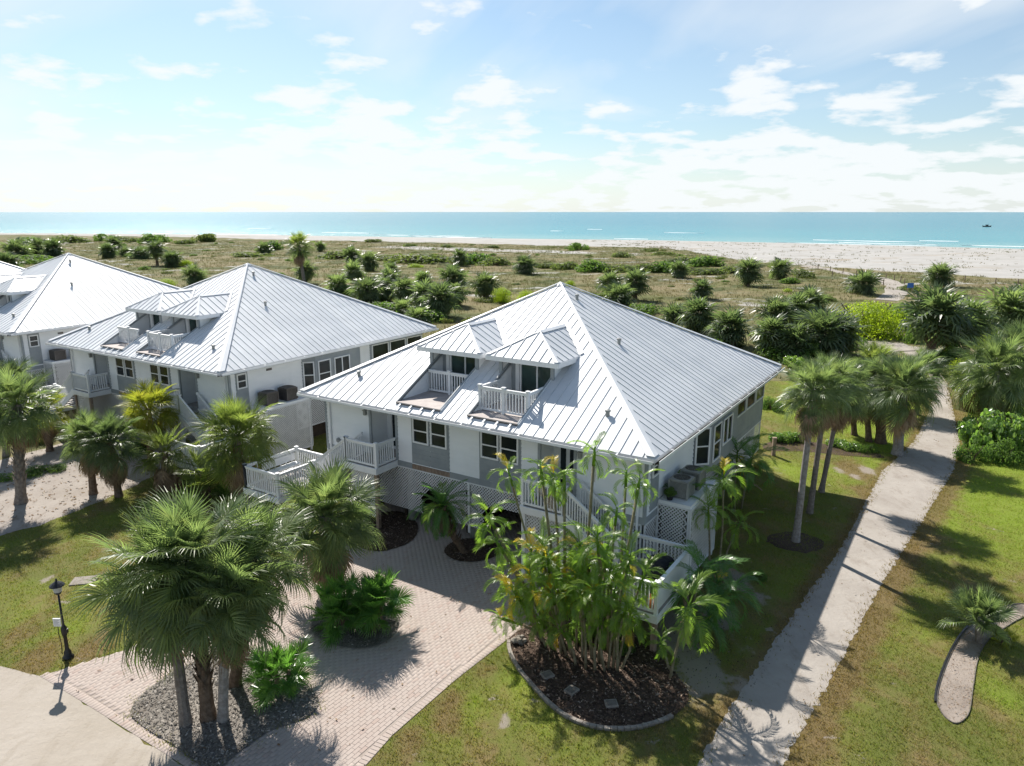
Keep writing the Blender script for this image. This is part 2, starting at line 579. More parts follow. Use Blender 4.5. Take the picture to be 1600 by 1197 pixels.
# ------------------------------------------------------------------ mesh building
class MB:
    def __init__(self):
        self.v, self.f, self.m = [], [], Matrix.Identity(4)

    def add(self, vs, fs):
        o = len(self.v)
        self.v += [tuple(self.m @ Vector(p)) for p in vs]
        self.f += [tuple(i + o for i in q) for q in fs]
        return self

    def box(self, x0, x1, y0, y1, z0, z1):
        return self.add([(x0, y0, z0), (x1, y0, z0), (x1, y1, z0), (x0, y1, z0), (x0, y0, z1), (x1, y0, z1), (x1, y1, z1), (x0, y1, z1)],
                        [(0, 3, 2, 1), (4, 5, 6, 7), (0, 1, 5, 4), (1, 2, 6, 5), (2, 3, 7, 6), (3, 0, 4, 7)])

    def bar(self, a, b, w, h, up=(0, 0, 1)):
        a, b = Vector(a), Vector(b)
        d = (b - a).normalized()
        u = Vector(up)
        s = d.cross(u)
        if s.length < 1e-4:
            s = d.cross(Vector((1, 0, 0)))
        s.normalize()
        t = s.cross(d).normalized()
        s, t = s * w / 2, t * h / 2
        return self.add([a - s - t, a + s - t, a + s + t, a - s + t, b - s - t, b + s - t, b + s + t, b - s + t],
                        [(0, 1, 2, 3), (7, 6, 5, 4), (0, 4, 5, 1), (1, 5, 6, 2), (2, 6, 7, 3), (3, 7, 4, 0)])

    def tube(self, pts, rad, n=8, cap=True):
        pts = [Vector(p) for p in pts]
        vs, fs = [], []
        for i, p in enumerate(pts):
            d = (pts[min(i + 1, len(pts) - 1)] - pts[max(i - 1, 0)]).normalized()
            s = d.cross(Vector((0.3, 1, 0.1)) if abs(d.z) > .5 else Vector((0, 0, 1))).normalized()
            t = d.cross(s).normalized()
            r = rad[i] if isinstance(rad, (list, tuple)) else rad
            for k in range(n):
                a = 2 * math.pi * k / n
                vs.append(p + s * math.cos(a) * r + t * math.sin(a) * r)
        for i in range(len(pts) - 1):
            for k in range(n):
                k2 = (k + 1) % n
                fs.append((i * n + k, i * n + k2, (i + 1) * n + k2, (i + 1) * n + k))
        if cap:
            fs.append(tuple(range(n - 1, -1, -1)))
            fs.append(tuple(range((len(pts) - 1) * n, len(pts) * n)))
        return self.add(vs, fs)

    def poly(self, pts, th=None):
        """flat polygon; with th (a vector) it becomes a slab"""
        n = len(pts)
        if th is None:
            return self.add(pts, [tuple(range(n))])
        t = Vector(th)
        q = [Vector(p) + t for p in pts]
        fs = [tuple(range(n)), tuple(range(2 * n - 1, n - 1, -1))]
        for i in range(n):
            j = (i + 1) % n
            fs.append((i, i + n, j + n, j))
        return self.add(list(pts) + q, fs)

    def lathe(self, prof, n=12, c=(0, 0, 0)):
        vs, fs = [], []
        for r, z in prof:
            for k in range(n):
                a = 2 * math.pi * k / n
                vs.append((c[0] + r * math.cos(a), c[1] + r * math.sin(a), c[2] + z))
        for i in range(len(prof) - 1):
            for k in range(n):
                k2 = (k + 1) % n
                fs.append((i * n + k, i * n + k2, (i + 1) * n + k2, (i + 1) * n + k))
        fs.append(tuple(range(n - 1, -1, -1)))
        fs.append(tuple(range((len(prof) - 1) * n, len(prof) * n)))
        return self.add(vs, fs)

    def mesh(self, name, m, smooth_=False):
        me = bpy.data.meshes.new(name)
        me.from_pydata(self.v, [], self.f)
        me.materials.append(m)
        if smooth_:
            me.polygons.foreach_set('use_smooth', [True] * len(me.polygons))
        me.update()
        return me

    def build(self, name, m, parent=None, smooth_=False, **props):
        return put(name, self.mesh(name, m, smooth_), parent, **props)


def put(name, me, parent=None, mw=None, **props):
    o = bpy.data.objects.new(name, me)
    COL.objects.link(o)
    o.parent = parent
    if mw is not None:
        o.matrix_local = mw
    for k, v in props.items():
        o[k] = v
    return o


def npmesh(name, V, faces_flat, nper, m):
    """big mesh from numpy arrays: V (n,3), faces_flat flat index array of nper-gons"""
    me = bpy.data.meshes.new(name)
    nf = len(faces_flat) // nper
    me.vertices.add(len(V))
    me.vertices.foreach_set('co', np.asarray(V, np.float32).ravel())
    me.loops.add(len(faces_flat))
    me.loops.foreach_set('vertex_index', np.asarray(faces_flat, np.int32))
    me.polygons.add(nf)
    me.polygons.foreach_set('loop_start', np.arange(nf, dtype=np.int32) * nper)
    me.materials.append(m)
    me.update(calc_edges=True)
    return me


def thing(name, label, cat, loc=(0, 0, 0), rz=0.0, group=None):
    o = bpy.data.objects.new(name, None)
    o.empty_display_size = 0.3
    COL.objects.link(o)
    o.location = loc
    o.rotation_euler = (0, 0, rz)
    o['label'], o['category'] = label, cat
    if group:
        o['group'] = group
    return o


def kids():
    d = {}
    for o in scene.objects:
        if o.parent:
            d.setdefault(o.parent, []).append(o)
    return d


def copy_tree(o, kd, parent=None):
    c = o.copy()
    COL.objects.link(c)
    c.parent = parent
    for ch in kd.get(o, []):
        copy_tree(ch, kd, c)
    return c


def inside(poly, x, y):
    x, y = np.asarray(x, float), np.asarray(y, float)
    r = np.zeros(x.shape, bool)
    n = len(poly)
    for i in range(n):
        (x0, y0), (x1, y1) = poly[i], poly[(i + 1) % n]
        c = (y0 > y) != (y1 > y)
        with np.errstate(divide='ignore', invalid='ignore'):
            r ^= c & (x < (x1 - x0) * (y - y0) / (y1 - y0 + 1e-12) + x0)
    return r


def ragged(poly, step=.35, amp=.06, seed=1):
    rn = random.Random(seed)
    out = []
    n = len(poly)
    for i in range(n):
        a, b = poly[i], poly[(i + 1) % n]
        L = math.hypot(b[0] - a[0], b[1] - a[1])
        k = max(1, min(400, int(L / step)))
        nx, ny = -(b[1] - a[1]) / (L + 1e-9), (b[0] - a[0]) / (L + 1e-9)
        for j in range(k):
            t = j / k
            w = rn.gauss(0, amp)
            out.append((a[0] + (b[0] - a[0]) * t + nx * w, a[1] + (b[1] - a[1]) * t + ny * w))
    return out


def curve(pts, n=6):
    """closed Catmull-Rom through pts"""
    out = []
    m = len(pts)
    for i in range(m):
        p0, p1, p2, p3 = (Vector(pts[(i + k - 1) % m]) for k in range(4))
        for j in range(n):
            t = j / n
            q = .5 * ((2 * p1) + (p2 - p0) * t + (2 * p0 - 5 * p1 + 4 * p2 - p3) * t * t + (3 * p1 - p0 - 3 * p2 + p3) * t ** 3)
            out.append((q.x, q.y))
    return out


def sheet(name, poly, z, m, **props):
    tri = tessellate_polygon([[Vector((p[0], p[1], 0)) for p in poly]])
    me = bpy.data.meshes.new(name)
    fs = []
    for a, b, c in tri:
        pa, pb, pc = poly[a], poly[b], poly[c]
        if (pb[0] - pa[0]) * (pc[1] - pa[1]) - (pb[1] - pa[1]) * (pc[0] - pa[0]) < 0:
            b, c = c, b
        fs.append((a, b, c))
    me.from_pydata([(p[0], p[1], z) for p in poly], [], fs)
    me.materials.append(m)
    me.update()
    props.setdefault('kind', 'structure')
    return put(name, me, None, **props)


def GP(*px_):
    return [G(u, v) for u, v in px_]
# ------------------------------------------------------------------ ground, beach and sea
def build_terrain():
    xs = np.concatenate([np.linspace(-900, -330, 20), np.arange(-324, 300, 2.4), np.linspace(306, 900, 20)])
    ys = np.concatenate([np.array([-60, -20, 0, 20, 40]), np.arange(50, 480, 1.6), np.linspace(490, 900, 14)])
    gx, gy = np.meshgrid(xs, ys)
    z = H(gx, gy)
    V = np.stack([gx.ravel(), gy.ravel(), z.ravel()], 1)
    nx, ny = len(xs), len(ys)
    i = np.arange(ny - 1)[:, None] * nx + np.arange(nx - 1)[None, :]
    f = np.stack([i, i + 1, i + nx + 1, i + nx], -1).reshape(-1)
    me = npmesh('dune_ground', V, f, 4, M['terrain'])
    a = me.attributes.new('sand', 'FLOAT', 'POINT')
    s = gy - veg_y(gx)
    d = np.sqrt(gx * gx + gy * gy)
    band = np.exp(-((gy - (veg_y(gx) - 48)) / 13.0) ** 2) * smooth(-70, -40, gx) * smooth(45, 15, gx) * .72
    sand = np.maximum(smooth(-9, 9, s), band)
    sand = np.maximum(sand, .30 * smooth(60, 110, gy) * smooth(20, 60, gx))
    a.data.foreach_set('value', sand.ravel().astype(np.float32))
    w = me.attributes.new('wet', 'FLOAT', 'POINT')
    w.data.foreach_set('value', smooth(-9, -1, gy - shore_y(gx)).ravel().astype(np.float32))
    me.polygons.foreach_set('use_smooth', [True] * len(me.polygons))
    put('dune_ground', me, None, kind='structure')


def build_sea():
    xs = np.concatenate([-np.geomspace(20000, 420, 16), np.arange(-400, 401, 20.0), np.geomspace(420, 20000, 16)])
    off = np.concatenate([np.array([-40, -20, -8, 0, 8, 16, 26, 40, 60, 85, 115, 150, 200, 260, 340, 450, 600, 800, 1100, 1500, 2000, 3000, 5000, 9000, 16000, 30000, 55000.0])])
    xc = np.clip(xs, -700, 700)
    gx = np.repeat(xs[None, :], len(off), 0)
    gy = shore_y(xc)[None, :] + off[:, None]
    V = np.stack([gx.ravel(), gy.ravel(), np.full(gx.size, -0.9)], 1)
    nx = len(xs)
    i = np.arange(len(off) - 1)[:, None] * nx + np.arange(nx - 1)[None, :]
    f = np.stack([i, i + 1, i + nx + 1, i + nx], -1).reshape(-1)
    me = npmesh('sea', V, f, 4, M['sea'])
    a = me.attributes.new('offshore', 'FLOAT', 'POINT')
    s = np.clip(np.repeat(off[:, None], nx, 1), 0, None)
    a.data.foreach_set('value', (s / (s + 330.0)).ravel().astype(np.float32))
    put('sea', me, None, kind='structure')
    # breaking crests and the thin edge of the swash
    rn = random.Random(4)
    mb = MB()

    def ribbon(x0, x1, offs, w, wob=1.5):
        n = max(4, int((x1 - x0) / 3))
        ph = rn.random() * 9
        P = []
        for k in range(n + 1):
            x = x0 + (x1 - x0) * k / n
            e = max(0.0, math.sin(math.pi * k / n)) ** .6
            y = float(shore_y(x)) + offs + wob * math.sin(x * .06 + ph) + .6 * wob * math.sin(x * .19 + ph * 2)
            ww = w * e * max(.04, .45 + .55 * math.sin(x * .21 + ph) + .45 * math.sin(x * .67 + 2 * ph) + .2 * math.sin(x * 1.9))
            P.append((x, y - ww / 2, y + ww / 2))
        vs = []
        for x, a_, b_ in P:
            vs += [(x, a_, -.86), (x, (a_ + b_) / 2, -.70), (x, b_, -.86)]
        fs = []
        for k in range(n):
            for q in range(2):
                fs.append((k * 3 + q, (k + 1) * 3 + q, (k + 1) * 3 + q + 1, k * 3 + q + 1))
        mb.add(vs, fs)
    for k in range(9):
        x0 = rn.uniform(-330, 200)
        ribbon(x0, x0 + rn.uniform(14, 60), rn.choice([1, 2, 9, 18, 26]) + rn.uniform(-1, 1), rn.uniform(.7, 1.8))
    for (u0, u1, v, w) in [(388, 425, 357, 4), (498, 580, 364, 4), (580, 640, 367.5, 3), (860, 880, 361, 3), (918, 940, 358.5, 3.5), (1040, 1095, 364, 2), (1290, 1420, 377, 3.2), (1330, 1440, 381, 2.4), (1445, 1490, 377, 3), (1520, 1600, 385, 2.4), (960, 1010, 373.5, 2), (640, 700, 370, 2.4)]:
        a_, b_ = G(u0, v, -.9), G(u1, v, -.9)
        mid = (a_[0] + b_[0]) / 2
        ribbon(a_[0], b_[0], a_[1] - float(shore_y(mid)), w, .8)
    mb.build('surf', M['foam'], None, True, kind='structure')


build_terrain()
build_sea()

# outlines on the ground
P_ROAD = GP((-420, 960), (-120, 1010), (0, 1042), (62, 1056), (120, 1092), (292, 1200), (420, 1300), (420, 1500), (-500, 1500))
P_DRIVE = GP((62, 1057), (120, 1040), (190, 1018), (262, 985), (330, 950), (420, 905), (470, 868), (520, 850), (575, 800), (640, 770), (735, 775), (880, 830), (905, 880), (840, 968), (795, 998), (713, 1062), (613, 1150), (567, 1202), (480, 1300), (420, 1300), (292, 1200), (120, 1092))
P_ISLE = curve(GP((204, 1112), (232, 1078), (290, 1042), (370, 1008), (440, 1040), (496, 1090), (480, 1122), (425, 1142), (380, 1172), (330, 1204), (270, 1165), (222, 1135)))
P_BED2 = curve(GP((486, 985), (500, 958), (540, 938), (600, 945), (622, 975), (606, 1002), (560, 1014), (515, 1006)))
P_BED3 = curve(GP((694, 862), (712, 846), (750, 842), (782, 852), (778, 868), (745, 878), (712, 876)))
P_BED4 = curve(GP((560, 812), (620, 800), (650, 816), (650, 838), (628, 854), (590, 862), (556, 850)))
P_PATH = GP((1060, 1260), (1105, 1165), (1140, 1108), (1178, 1050), (1222, 985), (1268, 920), (1302, 875), (1332, 825), (1352, 785), (1380, 735), (1412, 706), (1428, 690), (1440, 668), (1456, 630), (1464, 605), (1450, 585), (1426, 562), (1402, 546), (1374, 532),
            (1392, 526), (1420, 540), (1446, 558), (1470, 580), (1480, 600), (1489, 640), (1500, 692), (1490, 735), (1440, 815), (1378, 912), (1345, 975), (1295, 1068), (1240, 1165), (1195, 1260))
P_BED5 = curve(GP((795, 1003), (812, 985), (860, 972), (930, 955), (985, 985), (1035, 1030), (1075, 1082), (1062, 1112), (1028, 1130), (985, 1140), (932, 1138), (880, 1118), (836, 1078), (803, 1035)), 5)
P_BED6 = curve(GP((1464, 1098), (1474, 1050), (1496, 1003), (1520, 975), (1556, 953), (1596, 944), (1612, 956), (1580, 975), (1545, 1000), (1528, 1030), (1520, 1075), (1512, 1118), (1488, 1130)), 5)
P_SAND3 = GP((-120, 830), (0, 838), (60, 822), (140, 790), (228, 752), (300, 700), (250, 660), (110, 690), (-40, 730), (-160, 770))
P_SHADE = curve(GP((985, 960), (1060, 905), (1120, 830), (1160, 850), (1215, 960), (1180, 1080), (1100, 1080), (1040, 1020)))

P_LAWN = [(-46, 20), (-40, -6), (40, -6), (45, 22), (33, 44), (24, 55), (6, 62), (-7, 54), (-16, 36), (-30, 33)]

PATH_L = [G(u, v) for u, v in ((1105, 1165), (1178, 1050), (1268, 920), (1332, 825), (1380, 735), (1428, 690), (1464, 605))]
PATH_R = [G(u, v) for u, v in ((1195, 1260), (1240, 1165), (1295, 1068), (1345, 975), (1378, 912), (1440, 815), (1490, 735), (1500, 692), (1489, 640), (1470, 580))]
DRY = [(u, v, r, s) for u, v, r, s in ((1335, 735, 40, .9), (1352, 770, 26, .9), (1440, 835, 55, .8), (1395, 930, 50, .5), (1340, 1060, 50, .5), (1300, 1130, 60, .5), (1520, 900, 70, .4), (1430, 1000, 40, .4), (1500, 1150, 80, .25),
        (700, 1120, 60, .7), (640, 1165, 50, .7), (780, 1130, 45, .5), (760, 1045, 35, .6), (1100, 1100, 50, .7), (1150, 1060, 30, .7), (1010, 1165, 60, .5), (860, 1150, 50, .35),
        (40, 985, 50, .6), (95, 930, 30, .6), (60, 1030, 50, .9), (150, 1012, 50, .8), (30, 900, 40, .4), (170, 960, 40, .3), (1300, 660, 40, .3), (1480, 600, 22, .9), (1490, 655, 16, .9))]
FRESH = [(1575, 800, 110, 1.), (1500, 830, 60, .8), (820, 1070, 42, .9), (850, 1130, 30, .6), (1235, 735, 34, 1.), (1230, 640, 50, .9), (1300, 740, 26, .6), (110, 985, 30, .7), (40, 960, 24, .5), (95, 1010, 26, .8), (1560, 1085, 40, .8), (740, 1100, 26, .4), (1180, 1000, 30, .3)]
BARE = [(1050, 985, 62, .9), (1095, 1045, 60, .95), (1120, 960, 50, .85), (1160, 1075, 30, .9), (1120, 890, 34, .8), (1060, 1075, 40, .9), (1235, 965, 30, .6), (785, 1128, 17, 1.), (1355, 735, 18, .9), (1338, 745, 14, .8), (70, 905, 16, .9), (1310, 735, 18, .7), (118, 1003, 12, .8), (1150, 905, 40, .8), (1190, 935, 26, .7), (1165, 1015, 30, .6), (1218, 905, 22, .5), (1215, 735, 30, .5)]


def spots(lst, x, y):
    o = np.zeros(np.shape(x))
    for u, v, r, s in lst:
        cx, cy = G(u, v)
        k = r * cy / F_PX
        o = np.maximum(o, s * np.clip(1.25 - np.hypot(x - cx, (y - cy) / 2.0) / k, 0, 1))
    return o


def near_line(pts, x, y):
    d = np.full(np.shape(x), 1e9)
    for (x0, y0), (x1, y1) in zip(pts, pts[1:]):
        L2 = (x1 - x0) ** 2 + (y1 - y0) ** 2
        t = np.clip(((x - x0) * (x1 - x0) + (y - y0) * (y1 - y0)) / L2, 0, 1)
        d = np.minimum(d, np.hypot(x - x0 - t * (x1 - x0), y - y0 - t * (y1 - y0)))
    return d


def ground_attrs(me, x, y):
    dry = np.maximum(spots(DRY, x, y), .95 * np.clip(1.15 - near_line(PATH_R, x, y) / 1.3, 0, 1))
    dry = np.maximum(dry, .8 * np.clip(1.1 - near_line(PATH_L, x, y) / .8, 0, 1))
    for nm, val in (('dry', dry), ('fresh', spots(FRESH, x, y)), ('bare', spots(BARE, x, y))):
        me.attributes.new(nm, 'FLOAT', 'POINT').data.foreach_set('value', val.astype(np.float32).ravel())


def build_lawn():
    st = .4
    xs, ys = np.arange(-47, 46, st), np.arange(-6, 63, st)
    gx, gy = np.meshgrid(xs, ys)
    nx = len(xs)
    ci = inside(ragged(P_LAWN, .8, .15, 3), gx + st / 2, gy + st / 2)[:-1, :-1]
    i = (np.arange(len(ys) - 1)[:, None] * nx + np.arange(nx - 1)[None, :])[ci]
    f = np.stack([i, i + 1, i + nx + 1, i + nx], -1).reshape(-1)
    V = np.stack([gx.ravel(), gy.ravel(), np.full(gx.size, .004)], 1)
    me = npmesh('lawn', V, f, 4, M['lawn'])
    ground_attrs(me, gx.ravel(), gy.ravel())
    put('lawn', me, None, kind='structure')


build_lawn()
sheet('gravel_yard', ragged(P_SAND3, .5, .10, 5), .010, M['drive_sand'])
sheet('road', ragged(P_ROAD, .4, .03, 6), .012, M['road'])
sheet('sand_path', ragged(P_PATH, .14, .035, 7), .012, M['path'])
sheet('driveway', P_DRIVE, .012, M['joint'])
for nm, pl, mm, hh in (('planting_bed', P_ISLE, 'mulch_grey', .034), ('planting_bed', P_BED2, 'mulch_grey', .034), ('planting_bed', P_BED3, 'mulch', .034), ('planting_bed', P_BED4, 'mulch', .034), ('mulch_bed', P_BED5, 'mulch', .016), ('sandy_bed', P_BED6, 'bed_sand', .016)):
    sheet(nm, pl, hh, M[mm])


def strip_path(name, pts, m, dz, ragg=.08):
    rn = random.Random(2)
    vs, fs = [], []
    fine = []
    for i in range(len(pts) - 1):
        for k in range(5):
            t = k / 5
            fine.append([pts[i][j] * (1 - t) + pts[i + 1][j] * t for j in range(3)])
    fine.append(list(pts[-1]))
    for i, (x, y, w) in enumerate(fine):
        a, b = fine[max(i - 1, 0)], fine[min(i + 1, len(fine) - 1)]
        d = Vector((b[0] - a[0], b[1] - a[1])).normalized()
        for k in range(5):
            o = (k / 4 - .5) * w * (1 + (rn.uniform(-ragg, ragg) if k in (0, 4) else 0))
            X_, Y_ = x - d.y * o, y + d.x * o
            vs.append((X_, Y_, float(H(X_, Y_)) + dz - (.06 if k in (0, 4) else 0)))
    for i in range(len(fine) - 1):
        for k in range(4):
            fs.append((i * 5 + k, i * 5 + k + 1, (i + 1) * 5 + k + 1, (i + 1) * 5 + k))
    me = bpy.data.meshes.new(name)
    me.from_pydata(vs, [], fs)
    me.materials.append(m)
    me.update()
    return put(name, me, None, kind='structure')


bp = [(*G(u, v), w) for u, v, w in [(1384, 470, 3.6), (1400, 458, 3.5), (1401, 448, 3.5), (1388, 440, 3.4), (1366, 435, 3.2), (1340, 430, 3.2), (1312, 425, 3.2), (1285, 420, 3.2), (1262, 416, 4)]]
strip_path('beach_path', bp, M['path'], .07)
strip_path('sand_clearing', [(*G(u, v), w) for u, v, w in [(1336, 542, 3), (1360, 538, 5), (1392, 541, 5), (1422, 549, 3.5)]], M['path'], .07, .2)

# ------------------------------------------------------------------ brick pavers of the drive
HROT = R(-32.8)
HC = Vector((2.27, 34.03, 0))


def build_pavers():
    c, s = math.cos(HROT), math.sin(HROT)
    L, W = .235, .118
    us = np.arange(-22, 14, W)
    vs = np.arange(-26, 2, L)
    iu, iv = np.meshgrid(np.arange(len(us)), np.arange(len(vs)))
    lu = us[iu] + 0.0
    lv = vs[iv] + (iu % 2) * L / 2
    x = HC.x + lu * c - lv * s
    y = HC.y + lu * s + lv * c
    k = inside(P_DRIVE, x, y)
    for p in (P_ISLE, P_BED2, P_BED3, P_BED4, P_BED5):
        k &= ~inside(p, x, y)
    ang = np.zeros(x.shape)
    x, y, ang = x[k], y[k], ang[k]
    # a straight soldier course along the road and along the lawn
    for chain in (GP((62, 1057), (120, 1092), (292, 1200)), GP((795, 998), (713, 1062), (613, 1150), (567, 1202))):
        for a_, b_ in zip(chain, chain[1:]):
            d = np.array([b_[0] - a_[0], b_[1] - a_[1]])
            ln = np.hypot(*d)
            d /= ln
            nn = np.array([-d[1], d[0]])
            rel = np.stack([x - a_[0], y - a_[1]], 1)
            al, ac = rel @ d, np.abs(rel @ nn)
            kp = ~((ac < .29) & (al > -.05) & (al < ln + .05))
            x, y, ang = x[kp], y[kp], ang[kp]
            m_ = int(ln / W)
            t_ = (np.arange(m_) + .5) * ln / m_
            sgn = 1 if inside(P_DRIVE, np.array([a_[0] + d[0] * ln / 2 + nn[0] * .1]), np.array([a_[1] + d[1] * ln / 2 + nn[1] * .1]))[0] else -1
            x = np.concatenate([x, a_[0] + d[0] * t_ + sgn * nn[0] * L / 2])
            y = np.concatenate([y, a_[1] + d[1] * t_ + sgn * nn[1] * L / 2])
            ang = np.concatenate([ang, np.full(m_, math.atan2(d[1], d[0]) - HROT)])
    n = len(x)
    # which ones show largest in the picture
    d = np.hypot(x, y)
    f = y * math.cos(PITCH) + CAM_H * math.sin(PITCH)
    up = y * math.sin(PITCH) - CAM_H * math.cos(PITCH)
    u, v = 800 + F_PX * x / f, 598.5 - F_PX * up / f
    vis = (v < 1192) & (u > 4) & ~((u > 190) & (u < 430) & (v > 1000))
    order = np.argsort(np.where(vis, d, 1e9))
    first = order[:300]
    rest = order[300:]
    g = .003
    hx, hy = W / 2 - g / 2, L / 2 - g / 2
    lift = rng.uniform(-.0025, .0025, n)
    base = np.array([(-hx, -hy, 0), (hx, -hy, 0), (hx, hy, 0), (-hx, hy, 0), (-hx + .006, -hy + .006, 1), (hx - .006, -hy + .006, 1), (hx - .006, hy - .006, 1), (-hx + .006, hy - .006, 1)])
    Q = np.array([(4, 5, 6, 7), (0, 1, 5, 4), (1, 2, 6, 5), (2, 3, 7, 6), (3, 0, 4, 7)])

    def verts(idx):
        a = rng.normal(0, .006, len(idx)) + HROT + ang[idx]
        ca, sa = np.cos(a), np.sin(a)
        V = np.empty((len(idx), 8, 3))
        V[:, :, 0] = x[idx, None] + base[None, :, 0] * ca[:, None] - base[None, :, 1] * sa[:, None]
        V[:, :, 1] = y[idx, None] + base[None, :, 0] * sa[:, None] + base[None, :, 1] * ca[:, None]
        V[:, :, 2] = .0175 + base[None, :, 2] * (.0045 + lift[idx] * .5)[:, None]
        return V.reshape(-1, 3)
    drive = bpy.data.objects['driveway']
    me = npmesh('pavers', verts(rest), (np.arange(len(rest))[:, None, None] * 8 + Q[None]).reshape(-1), 4, M['paver'])
    put('pavers', me, drive, kind='stuff')
    one = MB().add([(p[0], p[1], p[2] * .0045) for p in base], [tuple(q) for q in Q]).mesh('brick', M['paver'])
    for i in first:
        o = put('brick', one, drive)
        o.location = (x[i], y[i], .0175 + lift[i] * .5)
        o.rotation_euler = (rng.normal(0, .004), rng.normal(0, .004), HROT + ang[i] + rng.normal(0, .006))


build_pavers()

# ------------------------------------------------------------------ the house (local axes: x along the street front, y to the sea)
A, B, EZ, AZ = 8.38, 8.67, 5.30, 9.83
W7 = 7.75
FLOOR = 2.75


def rz(d):                                  # height of the front roof plane
    return EZ + (d + B) / B * (AZ - EZ)


SLOTS = ((-2.95, -0.65), (0.65, 2.95))


def roof_face(roof, half, run, breaks, skip=(), cap_lo=None, tag=''):
    """one hip face. local u along the eave (centre 0), run = horizontal run to the apex"""
    pass


def make_roof(root):
    deck = MB()
    pans = []                               # (matrix, mesh) of each standing-seam panel
    caps = MB()
    faces = (('front', Matrix.Rotation(0, 4, 'Z'), A, B), ('right', Matrix.Rotation(R(90), 4, 'Z'), B, A), ('back', Matrix.Rotation(R(180), 4, 'Z'), A, B), ('left', Matrix.Rotation(R(270), 4, 'Z'), B, A))
    cache = {}
    for nm, rot, half, run in faces:
        rise = AZ - EZ
        sl = rise / run

        def pt(u, v, dz=0.0, half=half, run=run, sl=sl):      # v = run up the slope from the eave
            return (u, -run + v, EZ + v * sl + dz)

        def vmax(u, half=half, run=run):
            return run * (1 - abs(u) / half)
        if nm == 'front':
            segs = [(-A, SLOTS[0][0], 0.0), (SLOTS[0][0], SLOTS[0][1], 4.45), (SLOTS[0][1], 0, 0.0), (0, SLOTS[1][0], 0.0), (SLOTS[1][0], SLOTS[1][1], 4.45), (SLOTS[1][1], A, 0.0)]
        else:
            segs = [(-half, 0, 0.0), (0, half, 0.0)]
        for a, b, v0 in segs:
            deck.m = rot
            pl = [pt(a, v0), pt(b, v0), pt(b, max(v0, vmax(b))), pt(a, max(v0, vmax(a)))]
            q = []
            for p in pl:
                if not q or (Vector(p) - Vector(q[-1])).length > 1e-4:
                    q.append(p)
            if (Vector(q[0]) - Vector(q[-1])).length < 1e-4:
                q.pop()
            deck.poly(q, (0, 0, -.10))
            if v0 > 0:
                deck.poly([pt(a, 0), pt(b, 0), pt(b, .36), pt(a, .36)], (0, 0, -.10))
            n = max(1, round((b - a) / .41))
            w = (b - a) / n
            for k in range(n):
                u0, u1 = a + k * w, a + (k + 1) * w
                lo = v0
                t0, t1 = vmax(u0), vmax(u1)
                g0, g1 = max(lo, t0 - .09), max(lo, t1 - .09)
                if max(g0, g1) - lo < .05:
                    continue
                p = MB()
                p.m = rot
                p.poly([pt(u0 + .004, lo - .02, .012), pt(u1 - .004, lo - .02, .012), pt(u1 - .004, g1, .012), pt(u0 + .004, g0, .012)], (0, 0, -.010))
                ue = u0 if t0 > t1 else u0
                if g0 - lo > .1:            # the raised seam along the panel's edge
                    p.bar(pt(ue, lo - .02, .012), pt(ue, g0, .012), .020, .048, (0, 0, 1))
                pans.append(p)
        deck.m = Matrix.Identity(4)
    roof = deck.build('roof', M['roof'], root)
    for p in pans:
        p.build('roof_panel', M['roof'], roof)
    for sx in (-1, 1):
        for sy in (-1, 1):
            c = MB()
            e, t = Vector((sx * A, sy * B, EZ)), Vector((0, 0, AZ))
            d = (t - e).normalized()
            out = Vector((sx * B, sy * A, 0)).normalized()
            side = d.cross(out).normalized()
            up = Vector((0, 0, .075))
            h = Vector((0, 0, .045))
            s1 = Vector((sx * -.0, sy * .20, 0)) * -1
            s2 = Vector((sx * .20, 0, 0)) * -1
            # two flat wings folded along the hip
            drop1 = Vector((0, 0, -(AZ - EZ) / A * 0))
            w1 = Vector((-sx * .30, 0, 0))
            w2 = Vector((0, -sy * .30, 0))
            e2, t2 = e + up, t + up
            for w in (w1, w2):
                pl = [e2, t2, t2 + w * .2 - h * .2, e2 + w]
                c.poly([tuple(q) for q in pl], (0, 0, .014))
            c.build('hip_cap', M['roof_cap'], roof)
    MB().lathe([(.26, AZ - .08), (.12, AZ + .03), (.0, AZ + .06)], 8).build('apex_cap', M['roof_cap'], roof)
    # vents and pipes through the roof
    for (x, y) in ((6.0, -7.24), (-6.06, -7.27)):
        v = MB()
        z = rz(y)
        v.lathe([(.075, z - .05), (.075, z + .16), (.11, z + .17), (.11, z + .23), (.02, z + .26)], 10, (x, y, 0))
        v.build('roof_vent', M['acgrey'], roof)
    for (v_, u) in ((.86, -.55), (.52, -2.1)):       # on the right-hand slope
        x = A * (1 - v_)
        z = EZ + v_ * (AZ - EZ)
        v = MB()
        v.lathe([(.07, z - .05), (.07, z + .18), (.10, z + .19), (.10, z + .25), (.02, z + .28)], 10, (x, u, 0))
        v.build('roof_vent', M['acgrey'], roof)
    return roof


def siding(mb, p0, p1, z0, z1, nrm):
    """lap boards between two ground points, facing nrm"""
    p0, p1, n = Vector((*p0, 0)), Vector((*p1, 0)), Vector((*nrm, 0))
    k = max(1, round((z1 - z0) / .17))
    h = (z1 - z0) / k
    for i in range(k):
        a, b = z0 + i * h, z0 + (i + 1) * h
        o = n * .034
        za, zb = Vector((0, 0, a)), Vector((0, 0, b))
        mb.add([p0 + o + za, p1 + o + za, p1 + zb, p0 + zb, p0 + za, p1 + za], [(0, 1, 2, 3), (4, 5, 1, 0)])


